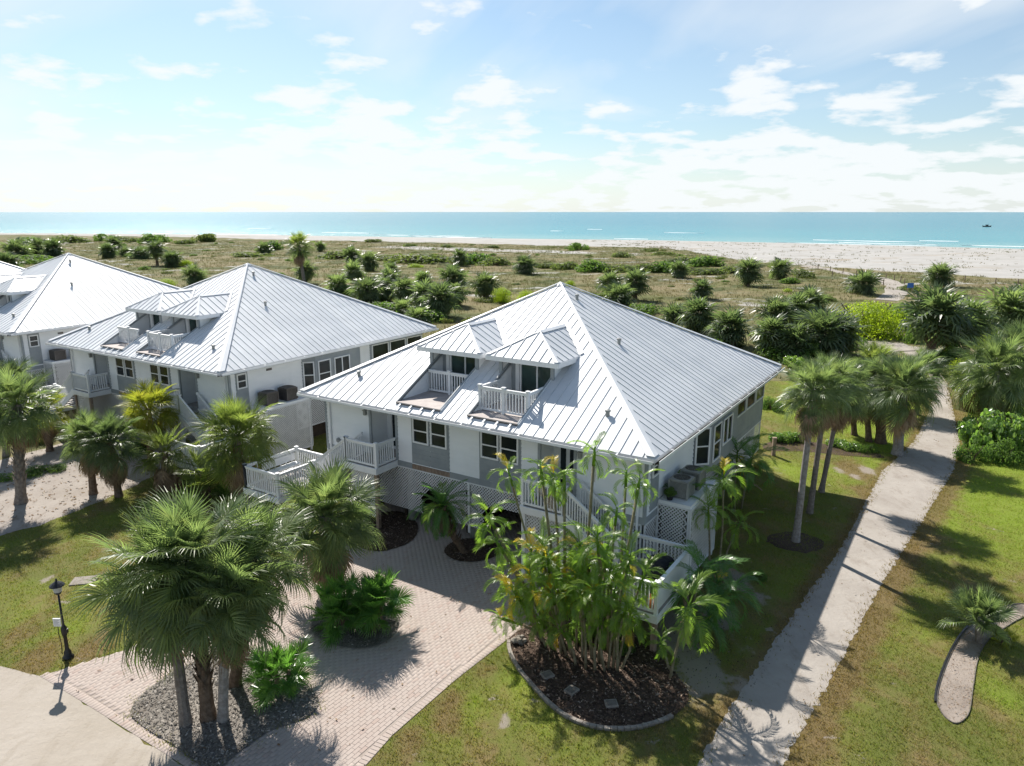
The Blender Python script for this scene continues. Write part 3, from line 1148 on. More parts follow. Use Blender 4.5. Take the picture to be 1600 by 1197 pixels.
def frame_rect(mb, o, u, n, w, h, t, d0, d1):
    """four bars of a rectangular frame: origin o (lower left), u along, n outwards"""
    o, u, n = Vector(o), Vector(u), Vector(n)
    z = Vector((0, 0, 1))

    def blk(a0, a1, b0, b1):
        q = [o + u * a0 + z * b0, o + u * a1 + z * b0, o + u * a1 + z * b1, o + u * a0 + z * b1]
        mb.poly([tuple(p + n * d0) for p in q], tuple(n * (d1 - d0)))
    blk(0, w, 0, t)
    blk(0, w, h - t, h)
    blk(0, t, t, h - t)
    blk(w - t, w, t, h - t)
    return blk


def window(root, o, u, n, w, h, rail=.5, gl='glass', name='window', lift=.03, mull=None):
    mb = MB()
    blk = frame_rect(mb, o, u, n, w, h, .065, lift, lift + .05)
    if rail:
        blk(.065, w - .065, h * rail - .025, h * rail + .025)
    if mull:
        blk(w * mull - .03, w * mull + .03, .065, h - .065)
    f = mb.build(name, M['white'], root)
    o, u, n = Vector(o), Vector(u), Vector(n)
    z = Vector((0, 0, 1))
    rows = [(.065, h * rail - .025), (h * rail + .025, h - .065)] if rail else [(.065, h - .065)]
    cols = [(.065, w * mull - .03), (w * mull + .03, w - .065)] if mull else [(.065, w - .065)]
    for i, (b0, b1) in enumerate(rows):
        for a0, a1 in cols:
            d = lift + (.012 if i == 0 else .024)
            p = MB()
            p.poly([tuple(o + u * a0 + z * b0 + n * d), tuple(o + u * a1 + z * b0 + n * d), tuple(o + u * a1 + z * b1 + n * d), tuple(o + u * a0 + z * b1 + n * d)], tuple(n * -.008))
            p.build('pane', M[gl], f)
    return f


def lattice(root, o, u, w, h, n, holes=(), pitch=.135, sw=.042, mname='lattice', name='lattice_panel', frame=True):
    """two crossed layers of diagonal slats in a rectangle w x h with chamfered openings (a0, a1, top)"""
    o, u, n = Vector(o), Vector(u), Vector(n)
    z = Vector((0, 0, 1))
    mb = MB()

    def P(a, b, d):
        return tuple(o + u * a + z * b + n * d)

    def cut(a):                             # lowest lattice height at position a
        lo = 0.0
        for (h0, h1, top) in holes:
            if h0 < a < h1:
                e = min(a - h0, h1 - a)
                lo = max(lo, top - max(0, .30 - e))
        return lo
    for lay, sgn in ((0.0, 1), (.012, -1)):
        k = -h / pitch
        c = -h if sgn > 0 else 0.0
        end = w if sgn > 0 else w + h
        while c < end:
            # slat from (c,0) to (c+h,h) or (c,0) to (c-h,h)
            steps = 10
            prev = None
            for q in range(steps + 1):
                b = h * q / steps
                a = c + sgn * b
                ok = 0 <= a <= w and b >= cut(a)
                if ok and prev is None:
                    prev = (a, b)
                if prev is not None and (not ok or q == steps):
                    if ok:
                        e = (a, b)
                    else:
                        e = last
                    if abs(e[1] - prev[1]) > 1e-3:
                        s = sw / 2 * 1.414
                        mb.add([P(prev[0] - s, prev[1], lay), P(prev[0] + s, prev[1], lay), P(e[0] + s, e[1], lay), P(e[0] - s, e[1], lay)], [(0, 1, 2, 3)])
                    prev = None
                last = (a, b)
            c += pitch
    p = mb.build(name, M[mname], root)
    if frame:
        f = MB()
        for (a, b, c2, d) in ((0, 0, w, 0), (0, h, w, h)):
            if a == 0 and b == 0 and holes:
                continue
            f.bar(P(a, b, .01), P(c2, d, .01), .05, .06)
        f.bar(P(0, 0, .01), P(0, h, .01), .05, .06, tuple(n))
        f.bar(P(w, 0, .01), P(w, h, .01), .05, .06, tuple(n))
        f.build('lattice_frame', M[mname], root)
    return p


def railing(root, pts, name='railing', h=1.0, gap=.125, ends=(True, True), post_all=True, mname='white', base=.09):
    """rails, posts and single balusters along a polyline of floor points"""
    mb = MB()
    pts = [Vector(p) for p in pts]
    Z = Vector((0, 0, 1))
    for i in range(len(pts) - 1):
        a, b = pts[i], pts[i + 1]
        mb.bar(a + Z * h, b + Z * h, .10, .05)
        mb.bar(a + Z * (h - .07), b + Z * (h - .07), .045, .07)
        mb.bar(a + Z * base, b + Z * base, .045, .08)
    for i, p in enumerate(pts):
        if (0 < i < len(pts) - 1) or (i == 0 and ends[0]) or (i == len(pts) - 1 and ends[1]):
            mb.box(p.x - .055, p.x + .055, p.y - .055, p.y + .055, p.z - .02, p.z + h + .06)
            mb.box(p.x - .08, p.x + .08, p.y - .08, p.y + .08, p.z + h + .06, p.z + h + .10)
    r = mb.build(name, M[mname], root)
    for i in range(len(pts) - 1):
        a, b = pts[i], pts[i + 1]
        n = max(1, int((b - a).length / gap))
        for k in range(1, n):
            q = a.lerp(b, k / n)
            o = put('baluster', BALUSTER[mname, round(h, 2)], r)
            o.location = q + Z * base
    return r


BALUSTER = {}
for mn in ('white',):
    for hh in (.95, 1.0, .98):
        BALUSTER[mn, hh] = MB().box(-.02, .02, -.02, .02, 0, hh - .16).mesh('baluster', M[mn])


def stairs(root, top, dirv, n, rise, run, width, name='stair_flight'):
    top, d = Vector(top), Vector(dirv)
    s = Vector((-d.y, d.x, 0))
    mb = MB()
    end = top + d * run * n - Vector((0, 0, rise * n))
    for q in (-1, 1):
        mb.bar(top + s * q * width / 2 - Vector((0, 0, .16)), end + s * q * width / 2 - Vector((0, 0, .02)), .05, .28)
    st = mb.build(name, M['white'], root)
    for k in range(1, n):
        c = top + d * run * (k - .5) - Vector((0, 0, rise * k))
        t = MB()
        t.bar(c - s * (width / 2 - .03), c + s * (width / 2 - .03), run * .98, .045)
        t.build('stair_tread', M['deck'], st)
    return st


def make_house():
    root = bpy.data.objects.new('beach_house', None)
    COL.objects.link(root)
    make_roof(root)
    # soffit, fascia and gutters
    MB().box(-A + .06, A - .06, -B + .06, B - .06, EZ - .16, EZ - .125).build('soffit', M['siding'], root)
    f = MB()
    for s in (-1, 1):
        f.box(-A + .02, A - .02, s * (B - .03) - .02, s * (B - .03) + .02, EZ - .20, EZ - .01)
        f.box(s * (A - .03) - .02, s * (A - .03) + .02, -B + .05, B - .05, EZ - .20, EZ - .01)
    f.build('fascia', M['white'], root)
    for a, b, n in (((-A, -B), (A, -B), (0, -1)), ((A, -B), (A, B), (1, 0)), ((-A, -B), (-A, B), (-1, 0))):
        g = MB()
        a, b, n = Vector((*a, 0)), Vector((*b, 0)), Vector((*n, 0))
        for o, z0, z1 in ((.165, EZ - .15, EZ - .045),):
            g.bar(a + n * o + Vector((0, 0, (z0 + z1) / 2)), b + n * o + Vector((0, 0, (z0 + z1) / 2)), .018, z1 - z0)
        gt = g.build('gutter', M['white'], root)
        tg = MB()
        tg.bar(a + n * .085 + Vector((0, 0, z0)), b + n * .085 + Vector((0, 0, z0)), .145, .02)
        tg.build('gutter_trough_shade', M['gap'], gt)  # trough coloured dark to show the shaded gap below the roof edge
        L = (b - a).length
        for k in range(1, int(L / 1.25)):
            q = a.lerp(b, k / int(L / 1.25))
            s = MB()
            s.bar(q - n * .04 + Vector((0, 0, EZ - .02)), q + n * .17 + Vector((0, 0, EZ - .04)), .05, .012)
            s.build('gutter_strap', M['white'], gt)
    # outer walls
    w = MB()
    ZT = EZ - .15
    for x0, x1 in ((-W7, -5.03), (-3.52, 3.52), (5.03, W7)):
        siding(w, (x0, -W7), (x1, -W7), FLOOR, ZT, (0, -1))
    siding(w, (W7, -W7), (W7, W7), FLOOR, ZT, (1, 0))
    siding(w, (W7, W7), (-W7, W7), FLOOR, ZT, (0, 1))
    siding(w, (-W7, W7), (-W7, -W7), FLOOR, ZT, (-1, 0))
    w.build('wall', M['siding'], root)
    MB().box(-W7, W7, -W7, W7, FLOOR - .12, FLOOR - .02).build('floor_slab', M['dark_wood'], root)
    t = MB()
    t.box(-W7 - .05, -1.9 - .8, -W7 - .045, -W7 + .01, FLOOR - .24, FLOOR + .02)
    t.box(-.70, W7 + .05, -W7 - .045, -W7 + .01, FLOOR - .24, FLOOR + .03)
    t.box(W7 - .01, W7 + .045, -W7 + .012, W7, FLOOR - .24, FLOOR + .02)
    t.box(-W7 - .045, -W7 + .01, -W7 + .012, W7, FLOOR - .24, FLOOR + .02)
    t.build('trim_band', M['grey'], root)
    MB().box(-2.69, -.71, -W7 - .038, -W7 + .01, FLOOR - .26, FLOOR - .02).build('bare_band_board', M['wood'], root)
    c = MB()
    for s in (-1, 1):
        c.box(s * W7 - .05 if s > 0 else s * W7 - .05, s * W7 + .05, -W7 - .05, -W7 + .07, FLOOR, ZT)
        c.box(s * 5.03 - .06, s * 5.03 + .06, -W7 - .048, -W7 + .02, FLOOR, ZT)
        c.box(s * 3.52 - .06, s * 3.52 + .06, -W7 - .048, -W7 + .02, FLOOR, ZT)
        c.box(s * W7 - .05, s * W7 + .05, W7 - .07, W7 + .05, FLOOR, ZT)
    c.build('corner_trim', M['grey'], root)
    # grey window panels of the street front, two sash windows each
    for sgn in (-1, 1):
        x0, x1 = (-2.69, -.71) if sgn < 0 else (.78, 2.72)
        p = MB()
        mid = (x0 + x1) / 2
        for a, b in ((x0, mid - .012), (mid + .012, x1)):
            p.box(a, b, -W7 - .034, -W7 + .005, FLOOR + .035, ZT)
        for k in range(4):
            z = FLOOR + .12 + k * .2
            p.box(x0 + .05, x1 - .05, -W7 - .042, -W7 - .03, z, z + .17)
        p.build('window_panel', M['grey'], root)
        for a in (x0 + .10, x1 - .10 - .83):
            window(root, (a, -W7, 3.72), (1, 0, 0), (0, -1, 0), .83, 1.10, lift=.04)
    # recessed entries
    for s in (-1, 1):
        x0, x1 = (-5.03, -3.52) if s < 0 else (3.52, 5.03)
        DB = -W7 + 1.05
        r = MB()
        r.add([(x0, -W7, FLOOR), (x0, DB, FLOOR), (x0, DB, ZT), (x0, -W7, ZT)], [(0, 1, 2, 3)])
        r.add([(x1, -W7, FLOOR), (x1, DB, FLOOR), (x1, DB, ZT), (x1, -W7, ZT)], [(3, 2, 1, 0)])
        r.add([(x0, DB, FLOOR), (x1, DB, FLOOR), (x1, DB, ZT), (x0, DB, ZT)], [(0, 1, 2, 3)])
        r.build('entry_recess', M['siding'], root)
        MB().box(x0, x1, -W7, DB, FLOOR - .015, FLOOR + .01).build('entry_floor', M['deck'], root)
        d = MB()
        xa = x0 + .22
        frame_rect(d, (xa, DB, FLOOR), (1, 0, 0), (0, -1, 0), 1.10, 2.1, .07, .0, .06)
        d.box(xa + .07, xa + .40, DB - .03, DB, FLOOR + .03, FLOOR + 2.03)
        d.box(xa + .40, xa + 1.03, DB - .035, DB, FLOOR + .03, FLOOR + 2.03)
        dr = d.build('door', M['white'], root)
        p = MB()
        p.box(xa + .12, xa + .35, DB - .045, DB - .031, FLOOR + .15, FLOOR + 1.95)
        p.build('side_light', M['glass'], dr)
        p = MB()
        p.box(xa + .52, xa + .91, DB - .05, DB - .036, FLOOR + .75, FLOOR + 1.88)
        p.build('pane', M['glass'], dr)
        MB().lathe([(.02, 0), (.035, .02), (.035, .05), (.01, .07)], 8, (xa + .98, DB - .07, FLOOR + .98)).build('door_knob', M['black'], dr)
        l = MB()
        lx = x0 - .22 if s < 0 else x1 + .22
        l.box(lx - .06, lx + .06, -W7 - .16, -W7 - .02, FLOOR + 1.75, FLOOR + 1.95)
        l.box(lx - .09, lx + .09, -W7 - .18, -W7 - .02, FLOOR + 1.95, FLOOR + 1.99)
        l.build('wall_lamp', M['acgrey'], root)
    MB().lathe([(.11, 0), (.11, .1), (.04, .16)], 10).build('electric_meter', M['acgrey'], root)
    bpy_last = COL.objects[-1]
    bpy_last.location = (-7.0, -W7 - .02, 3.05)
    bpy_last.rotation_euler = (R(90), 0, 0)
    # downspouts
    for x in (W7 - .22, -W7 + .3):
        d = MB()
        d.bar((x, -W7 - .10, EZ - .3), (x, -W7 - .10, 0.7), .075, .065, (0, 1, 0))
        d.bar((x, -W7 - .10, EZ - .3), (x, -B - .02, EZ - .14), .075, .06)
        d.build('downspout', M['white'], root)
    # right-hand wall: small window in a grey panel, angled bay, side windows, screened corner
    p = MB()
    p.box(W7 + .0, W7 + .035, -7.38, -6.62, FLOOR + .1, ZT)
    p.build('window_panel', M['grey'], root)
    window(root, (W7, -7.32, 4.10), (0, 1, 0), (1, 0, 0), .60, .80, lift=.04)
    MB().box(W7 + .02, W7 + .06, -5.4, -5.05, 4.74, 4.86).build('wall_vent', M['acbrown'], root)
    BX = W7 + .56
    bay = MB()
    y0, y1 = -2.95, 1.75
    foot = [(W7, y0), (BX, y0 + .56), (BX, y1 - .56), (W7, y1)]
    zb, zt = FLOOR + .18, ZT
    bay.poly([(*q, zb) for q in foot] , (0, 0, zt - zb))
    bay.build('bay', M['grey'], root)
    s2 = 1 / math.sqrt(2)
    window(root, (W7 + .56 * .10, y0 + .56 * .10, 3.25), (s2, s2, 0), (s2, -s2, 0), .63, 1.55, lift=.02)
    window(root, (BX, y0 + .70, 3.25), (0, 1, 0), (1, 0, 0), .95, 1.55, lift=.02)
    window(root, (BX, y0 + 1.95, 3.62), (0, 1, 0), (1, 0, 0), 1.25, 1.16, rail=None, mull=.5, lift=.02)
    e = MB()
    e.box(W7, W7 + .05, 2.6, 7.72, FLOOR + .95, ZT)
    e.box(W7, W7 + .035, 2.6, 7.72, FLOOR + .02, FLOOR + .95)
    e.build('screened_porch', M['grey'], root)
    for k in range(3):
        window(root, (W7 + .035, 2.75 + k * 1.68, FLOOR + 1.05), (0, 1, 0), (1, 0, 0), 1.55, 1.1, rail=None, lift=.02)
    # raised platform for the air conditioners, boxed in with lattice
    PX0, PX1, PY0, PY1, PZ = W7 + .05, 9.0, -6.62, -3.6, 3.08
    MB().box(PX0, PX1, PY0, PY1, PZ - .13, PZ).build('ac_platform', M['white'], root)
    lattice(root, (PX0, PY0 + .02, .25), (1, 0, 0), PX1 - PX0, PZ - .40, (0, -1, 0))
    lattice(root, (PX1, PY0, .25), (0, 1, 0), PY1 - PY0, PZ - .40, (1, 0, 0), pitch=.11)
    for x, y in ((PX1 - .06, PY0 + .07), (PX1 - .06, PY1 - .07)):
        MB().box(x - .05, x + .05, y - .05, y + .05, 0, PZ - .13).build('platform_post', M['white'], root)
    # lattice skirt between the pilings
    LY = -W7 - .02
    lattice(root, (-7.6, LY, .62), (1, 0, 0), 7.85, 1.88, (0, -1, 0), holes=((5.45, 6.85, 1.12),))
    lattice(root, (.27, LY, .62), (1, 0, 0), 3.35, 1.88, (0, -1, 0), holes=((.72, 2.9, 1.12),))
    lattice(root, (3.7, LY, .35), (1, 0, 0), 3.95, 2.15, (0, -1, 0))
    lattice(root, (W7 + .02, -W7, .35), (0, 1, 0), 1.1, 2.15, (1, 0, 0))
    lattice(root, (W7 + .02, -3.5, .95), (0, 1, 0), 11.1, 1.55, (1, 0, 0))
    lattice(root, (-W7 - .02, -W7, .95), (0, 1, 0), 15.4, 1.55, (-1, 0, 0))
    sp = MB()
    sp.box(.20, .30, -W7 - .07, -W7 - .02, .35, 2.52)
    sp.build('lattice_post', M['white'], root)
    for x in (-7.4, -3.05, .25, 3.62, 7.4):
        for y in (-7.45, -2.4, 2.6, 7.4):
            k = MB()
            k.lathe([(.19, -.02), (.19, .9), (.17, 2.5)], 10, (x, y, 0))
            k.build('piling', M['post'], root, True)
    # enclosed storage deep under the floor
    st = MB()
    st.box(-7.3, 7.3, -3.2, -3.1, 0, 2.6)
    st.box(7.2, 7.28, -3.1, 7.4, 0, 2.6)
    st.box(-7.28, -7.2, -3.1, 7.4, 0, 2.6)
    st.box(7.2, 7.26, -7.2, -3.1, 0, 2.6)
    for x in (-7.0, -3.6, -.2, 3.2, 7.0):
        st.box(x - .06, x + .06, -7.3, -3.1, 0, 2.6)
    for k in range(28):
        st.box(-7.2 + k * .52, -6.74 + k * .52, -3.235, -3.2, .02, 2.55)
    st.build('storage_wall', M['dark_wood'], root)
    # dormers with balconies cut into the roof
    for i, (s0, s1) in enumerate(SLOTS):
        mid = (s0 + s1) / 2
        FR, DZ, DY = -6.30, 7.48, -5.25
        BF = 5.56
        ch = MB()
        for x, off in ((s0, -.04), (s1, .04)):
            pl = [(x, -8.38, BF - .05), (x, DY + .1, BF - .05), (x, DY + .1, rz(DY + .1) + .03), (x, -8.38, BF - .02)]
            ch.poly(pl, (off, 0, 0))
        ch.build('cheek_wall', M['siding'], root)
        fl = MB()
        fl.box(s0, s1, -8.40, DY, BF - .05, BF)
        fl.build('balcony_deck', M['membrane'], root)
        MB().box(s0 + .01, s1 - .01, -8.36, -8.30, EZ + .05, BF - .052).build('deck_edge_shade', M['dark_wood'], root)  # dark strip: shade under the deck edge, put in as colour
        for k in range(4):
            x = s0 + .28 + k * (s1 - s0 - .56) / 3
            br = MB()
            br.bar((x, -8.36, BF - .03), (x, -B - .06, EZ + .045), .07, .03)
            br.build('gutter_bracket', M['white'], root)
        d = MB()
        WF = -5.95
        for x, off in ((s0, -.10), (s1, .10)):
            yb = -3.9
            pl = [(x, WF, rz(WF) - .02), (x, yb, rz(yb) - .3), (x, yb, DZ - .02), (x, WF, DZ - .02)]
            d.poly(pl, (off, 0, 0))
        d.box(s0, s1, DY, DY + .12, BF, DZ - .05)
        d.build('dormer', M['siding'], root)
        tr = MB()
        for x in (s0, s1):
            o = .02 if x == s0 else -.02
            tr.bar((x + o, -8.35, rz(-8.35) + .05), (x + o, DY, rz(DY) + .05), .05, .10)
        for x in (s0 - .05, s1 + .05):
            tr.box(x - .075, x + .075, WF - .03, WF + .05, rz(WF), DZ - .03)
        tr.build('dormer_trim', M['grey'], root)
        # sliding door
        wd = 1.62
        sx = s0 + .48
        sd = MB()
        blk = frame_rect(sd, (sx, DY, BF + .02), (1, 0, 0), (0, -1, 0), wd, 1.93, .06, .0, .09)
        blk(wd / 2 - .03, wd / 2 + .03, .06, 1.87)
        blk(-.22, -.04, 0, 1.93)
        slid = sd.build('sliding_door', M['white'], root)
        for a, b, g in ((sx + .06, sx + wd / 2 - .03, .03), (sx + wd / 2 + .03, sx + wd - .06, .05)):
            q = MB()
            q.box(a, b, DY - g - .008, DY - g, BF + .08, BF + 1.89)
            q.build('pane', M['glass_green'], slid)
        tt = MB()
        tt.box(s0 + .02, s0 + .24, DY - .02, DY, BF, DZ - .06)
        tt.box(s1 - .19, s1 - .02, DY - .02, DY, BF, DZ - .06)
        tt.build('door_surround', M['grey'], root)
        # dormer roof: hipped front, ridge running back into the main slope
        cx, hw = mid - .03, 1.66
        az, ay, ry = 8.38, -4.85, -2.76
        def back(z):
            return -B + (z - EZ) / (AZ - EZ) * B
        LF, RF = (cx - hw, FR, DZ), (cx + hw, FR, DZ)
        LB, RB = (cx - hw, back(DZ), DZ), (cx + hw, back(DZ), DZ)
        AP, RG = (cx, ay, az), (cx, ry, az)
        dk = MB()
        dk.poly([LF, RF, AP], (0, 0, -.09))
        dk.poly([RF, RB, RG, AP], (0, 0, -.09))
        dk.poly([LB, LF, AP, RG], (0, 0, -.09))
        dk.box(cx - hw + .05, cx + hw - .05, FR + .05, back(DZ) , DZ - .16, DZ - .12)
        dr = dk.build('dormer_roof', M['roof'], root)
        fa = MB()
        fa.box(cx - hw - .01, cx + hw + .01, FR - .03, FR + .03, DZ - .19, DZ - .005)
        for s in (-1, 1):
            fa.box(cx + s * hw - .03, cx + s * hw + .03, FR + .03, back(DZ) - .35, DZ - .19, DZ - .005)
        fa.build('dormer_fascia', M['white'], root)
        n = 8
        for k in range(n):                  # front panels
            u0, u1 = cx - hw + 2 * hw * k / n, cx - hw + 2 * hw * (k + 1) / n
            def ff(u, t):
                return (u, FR + (ay - FR) * t, DZ + (az - DZ) * t + .014)
            t0, t1 = max(0, 1 - abs(u0 - cx) / hw - .04), max(0, 1 - abs(u1 - cx) / hw - .04)
            q = MB()
            pl = [ff(u0 + .004, -.015), ff(u1 - .004, -.015), ff(u1 - .004, t1), ff(u0 + .004, t0)]
            q.poly(pl, (0, 0, -.01))
            if t0 > .05:
                q.bar(ff(u0, -.015), ff(u0, t0), .020, .055)
            q.build('roof_panel', M['roof'], dr)
        for s in (-1, 1):
            m = 8
            yy0, yy1 = FR, ry
            for k in range(m):
                a, b = yy0 + (yy1 - yy0) * k / m, yy0 + (yy1 - yy0) * (k + 1) / m
                def lim(y):                 # where along the slope (0 eave .. 1 ridge) the face begins and ends
                    top = 1.0 if y >= ay else (y - FR) / (ay - FR)
                    yb = back(DZ)
                    bot = 0.0 if y <= yb else (y - yb) / (ry - yb)
                    return min(bot, 1), max(min(top, 1), 0)
                def sf(y, t):
                    return (cx + s * hw * (1 - t), y, DZ + (az - DZ) * t + .014)
                b0, t0 = lim(a)
                b1, t1 = lim(b)
                t0, t1 = t0 - .03, t1 - .03
                if t0 <= b0 and t1 <= b1:
                    continue
                q = MB()
                q.poly([sf(a + .004, min(b0, max(t0, 0))), sf(b - .004, min(b1, max(t1, 0))), sf(b - .004, max(t1, b1)), sf(a + .004, max(t0, b0))], (0, 0, -.01))
                if t0 - b0 > .08:
                    q.bar(sf(a, b0), sf(a, t0), .020, .055)
                q.build('roof_panel', M['roof'], dr)
        cp = MB()
        up = Vector((0, 0, .04))
        for s, F_ in ((-1, LF), (1, RF)):
            e, t = Vector(F_) + up, Vector(AP) + up
            for wv in (Vector((-s * .17, 0, .0)), Vector((0, .17, 0))):
                cp.poly([tuple(e), tuple(t), tuple(t + wv * .25), tuple(e + wv)], (0, 0, .012))
        for s in (-1, 1):
            cp.poly([tuple(Vector(AP) + up), tuple(Vector(RG) + up), (RG[0] + s * .15, RG[1], RG[2] - .04), (AP[0] + s * .15, AP[1], AP[2] - .04)], (0, 0, .012))
        cp.build('ridge_cap', M['roof_cap'], dr)
        va = MB()
        for s, B_ in ((-1, LB), (1, RB)):
            a_, b_ = Vector(B_) + Vector((0, 0, .05)), Vector(RG) + Vector((0, 0, .05))
            va.poly([tuple(a_), tuple(b_), tuple(b_ + Vector((s * .05, .14, .074))), tuple(a_ + Vector((s * .10, .14, .074)))], (0, 0, .012))
        va.build('valley_flashing', M['roof_cap'], dr)
        # balcony railing
        ry_ = -6.28 if i == 0 else -7.58
        e1 = -5.6 if i == 0 else -6.25
        if i == 0:
            pts = [(s0 + .06, ry_, BF), (mid + .02, ry_, BF), (s1 - .06, ry_, BF)]
            railing(root, pts, 'balcony_railing', .95, ends=(False, False))
        else:
            pts = [(s0 + .06, e1, BF), (s0 + .06, ry_, BF), (mid, ry_, BF), (s1 - .06, ry_, BF), (s1 - .06, e1, BF)]
            railing(root, pts, 'balcony_railing', .95, ends=(False, False))
    # porches, stairs and landings, mirrored about the middle
    for s in (-1, 1):
        x_in, x_out = s * 3.52, s * 5.30
        yf = -9.08
        LZ = 1.28
        pd = MB()
        a, b = min(x_in, x_out), max(x_in, x_out)
        pd.box(a, b, yf, -W7 - .05, FLOOR - .06, FLOOR - .01)
        pd.build('porch_deck', M['deck'], root)
        sk = MB()
        sk.box(a - .02, b + .02, yf - .05, yf, FLOOR - .27, FLOOR + .0)
        sk.box(x_in - .025, x_in + .025, yf, -W7 - .05, FLOOR - .27, FLOOR + .0)
        sk.build('porch_skirt', M['white'], root)
        for x in (x_in - s * .0 + s * .1, x_out - s * .1):
            MB().box(x - .075, x + .075, yf + .02, yf + .17, 0, FLOOR - .27).build('porch_post', M['wood'] if s < 0 else M['white'], root)
        railing(root, [(x_in + s * .05, -W7 - .1, FLOOR), (x_in + s * .05, yf + .06, FLOOR), (x_out - s * .05, yf + .06, FLOOR)], 'porch_railing', 1.0, ends=(False, True))
        lattice(root, (a, yf + .1, .5), (1, 0, 0), b - a, 1.95, (0, -1, 0), frame=False)
        # flight down to the landing
        n = 8
        lx0, lx1 = s * 7.35, s * 9.6
        ly0, ly1 = -11.05, -8.05
        run = (7.35 - 5.30) / n
        stairs(root, (x_out, (yf - 8.0) / 2 - .0, FLOOR), (s, 0, 0), n, (FLOOR - LZ) / n, run, 1.05)
        for y in (yf + .06, -8.02):
            railing(root, [(x_out, y, FLOOR), (lx0, y, LZ)], 'stair_railing', 1.0, ends=(y < -8.5, True))
        a, b = min(lx0, lx1), max(lx0, lx1)
        ld = MB()
        for k in range(20):
            y = ly0 + (ly1 - ly0) * k / 20
            ld.box(a, b, y + .004, y + (ly1 - ly0) / 20 - .004, LZ - .05, LZ)
        ld.build('landing_deck', M['deck'], root)
        fs_ = MB()
        fs_.box(a - .03, b + .03, ly0 - .05, ly0, LZ - .26, LZ)
        fs_.box(a - .03, b + .03, ly1, ly1 + .05, LZ - .26, LZ)
        fs_.box(a - .03, a, ly0, ly1, LZ - .26, LZ)
        fs_.box(b, b + .03, ly0, ly1, LZ - .26, LZ)
        fs_.build('landing_skirt', M['white'], root)
        for x in (a + .1, b - .1):
            for y in (ly0 + .1, ly1 - .1):
                MB().box(x - .08, x + .08, y - .08, y + .08, 0, LZ - .26).build('landing_post', M['wood'], root)
        xo, xi = lx1 - s * .06, lx0 + s * .06
        railing(root, [(xi, ly1 - .06, LZ), (xo, ly1 - .06, LZ)], 'landing_railing', 1.0)
        if s > 0:                           # right landing: open flight on its inner side
            railing(root, [(xi, ly0 + .06, LZ), (xo, ly0 + .06, LZ)], 'landing_railing', 1.0)
            sb = MB()
            sb.bar((xo, ly0 + .1, LZ + .50), (xo, ly1 - .1, LZ + .50), .03, .84)
            sb.bar((xo, ly0 + .1, LZ + 1.0), (xo, ly1 - .1, LZ + 1.0), .13, .045)
            sb.build('side_board', M['white'], root)
        else:
            railing(root, [(xi, yf - .1, LZ), (xi, ly0 + .06, LZ), (xo, ly0 + .06, LZ)], 'landing_railing', 1.0)
            railing(root, [(xo, ly1 - .06, LZ), (xo, ly0 + .06, LZ)], 'landing_railing', 1.0, gap=.3, ends=(False, True))
            bn = MB()
            bn.box(xo + .08, xo + .52, ly0 + .9, ly1 - .25, LZ + .40, LZ + .45)
            bn.box(xo + .05, xo + .09, ly0 + .9, ly1 - .25, LZ + .52, LZ + .86)
            bn.box(xo + .10, xo + .16, ly0 + .95, ly0 + 1.05, LZ, LZ + .4)
            bn.box(xo + .10, xo + .16, ly1 - .4, ly1 - .3, LZ, LZ + .4)
            bn.box(xo + .44, xo + .50, ly0 + .95, ly0 + 1.05, LZ, LZ + .4)
            bn.box(xo + .44, xo + .50, ly1 - .4, ly1 - .3, LZ, LZ + .4)
            bn.build('landing_bench', M['white'], root)
    return root


house = make_house()
house.location = HC
house.rotation_euler = (0, 0, HROT)
house['label'] = 'nearest white duplex on stilts with two front dormers and a metal hip roof'
house['category'] = 'house'
house['group'] = 'white beach houses along the street'
kd = kids()
for (x, y, rot, lb) in ((-16.94, 46.88, -32.4, 'middle white stilt house with brown air conditioners on its side platform'),
                        (-35.61, 58.89, -32.0, 'white stilt house cut by the left photo edge with a bright roof'),
                        (-54.3, 71.0, -32.0, 'farthest house, only the right tip of its metal roof showing at the left edge')):
    h = copy_tree(house, kd)
    h.location = (x, y, 0)
    h.rotation_euler = (0, 0, R(rot))
    h['label'] = lb
    if x > -20:
        stairs(h, (-8.9, -11.05, 1.28), (0, -1, 0), 7, 1.28 / 7, .27, .95)
        for q in (-.5, .5):
            railing(h, [(-8.9 + q, -11.05, 1.28), (-8.9 + q, -12.95, .05)], 'stair_railing', .95, ends=(False, True))
    for c in [o for o in h.children if o.name.startswith('balcony_railing')]:
        if len(c.data.vertices) < 120:      # the left balcony rail stands further out on these
            c.location.y -= 1.0
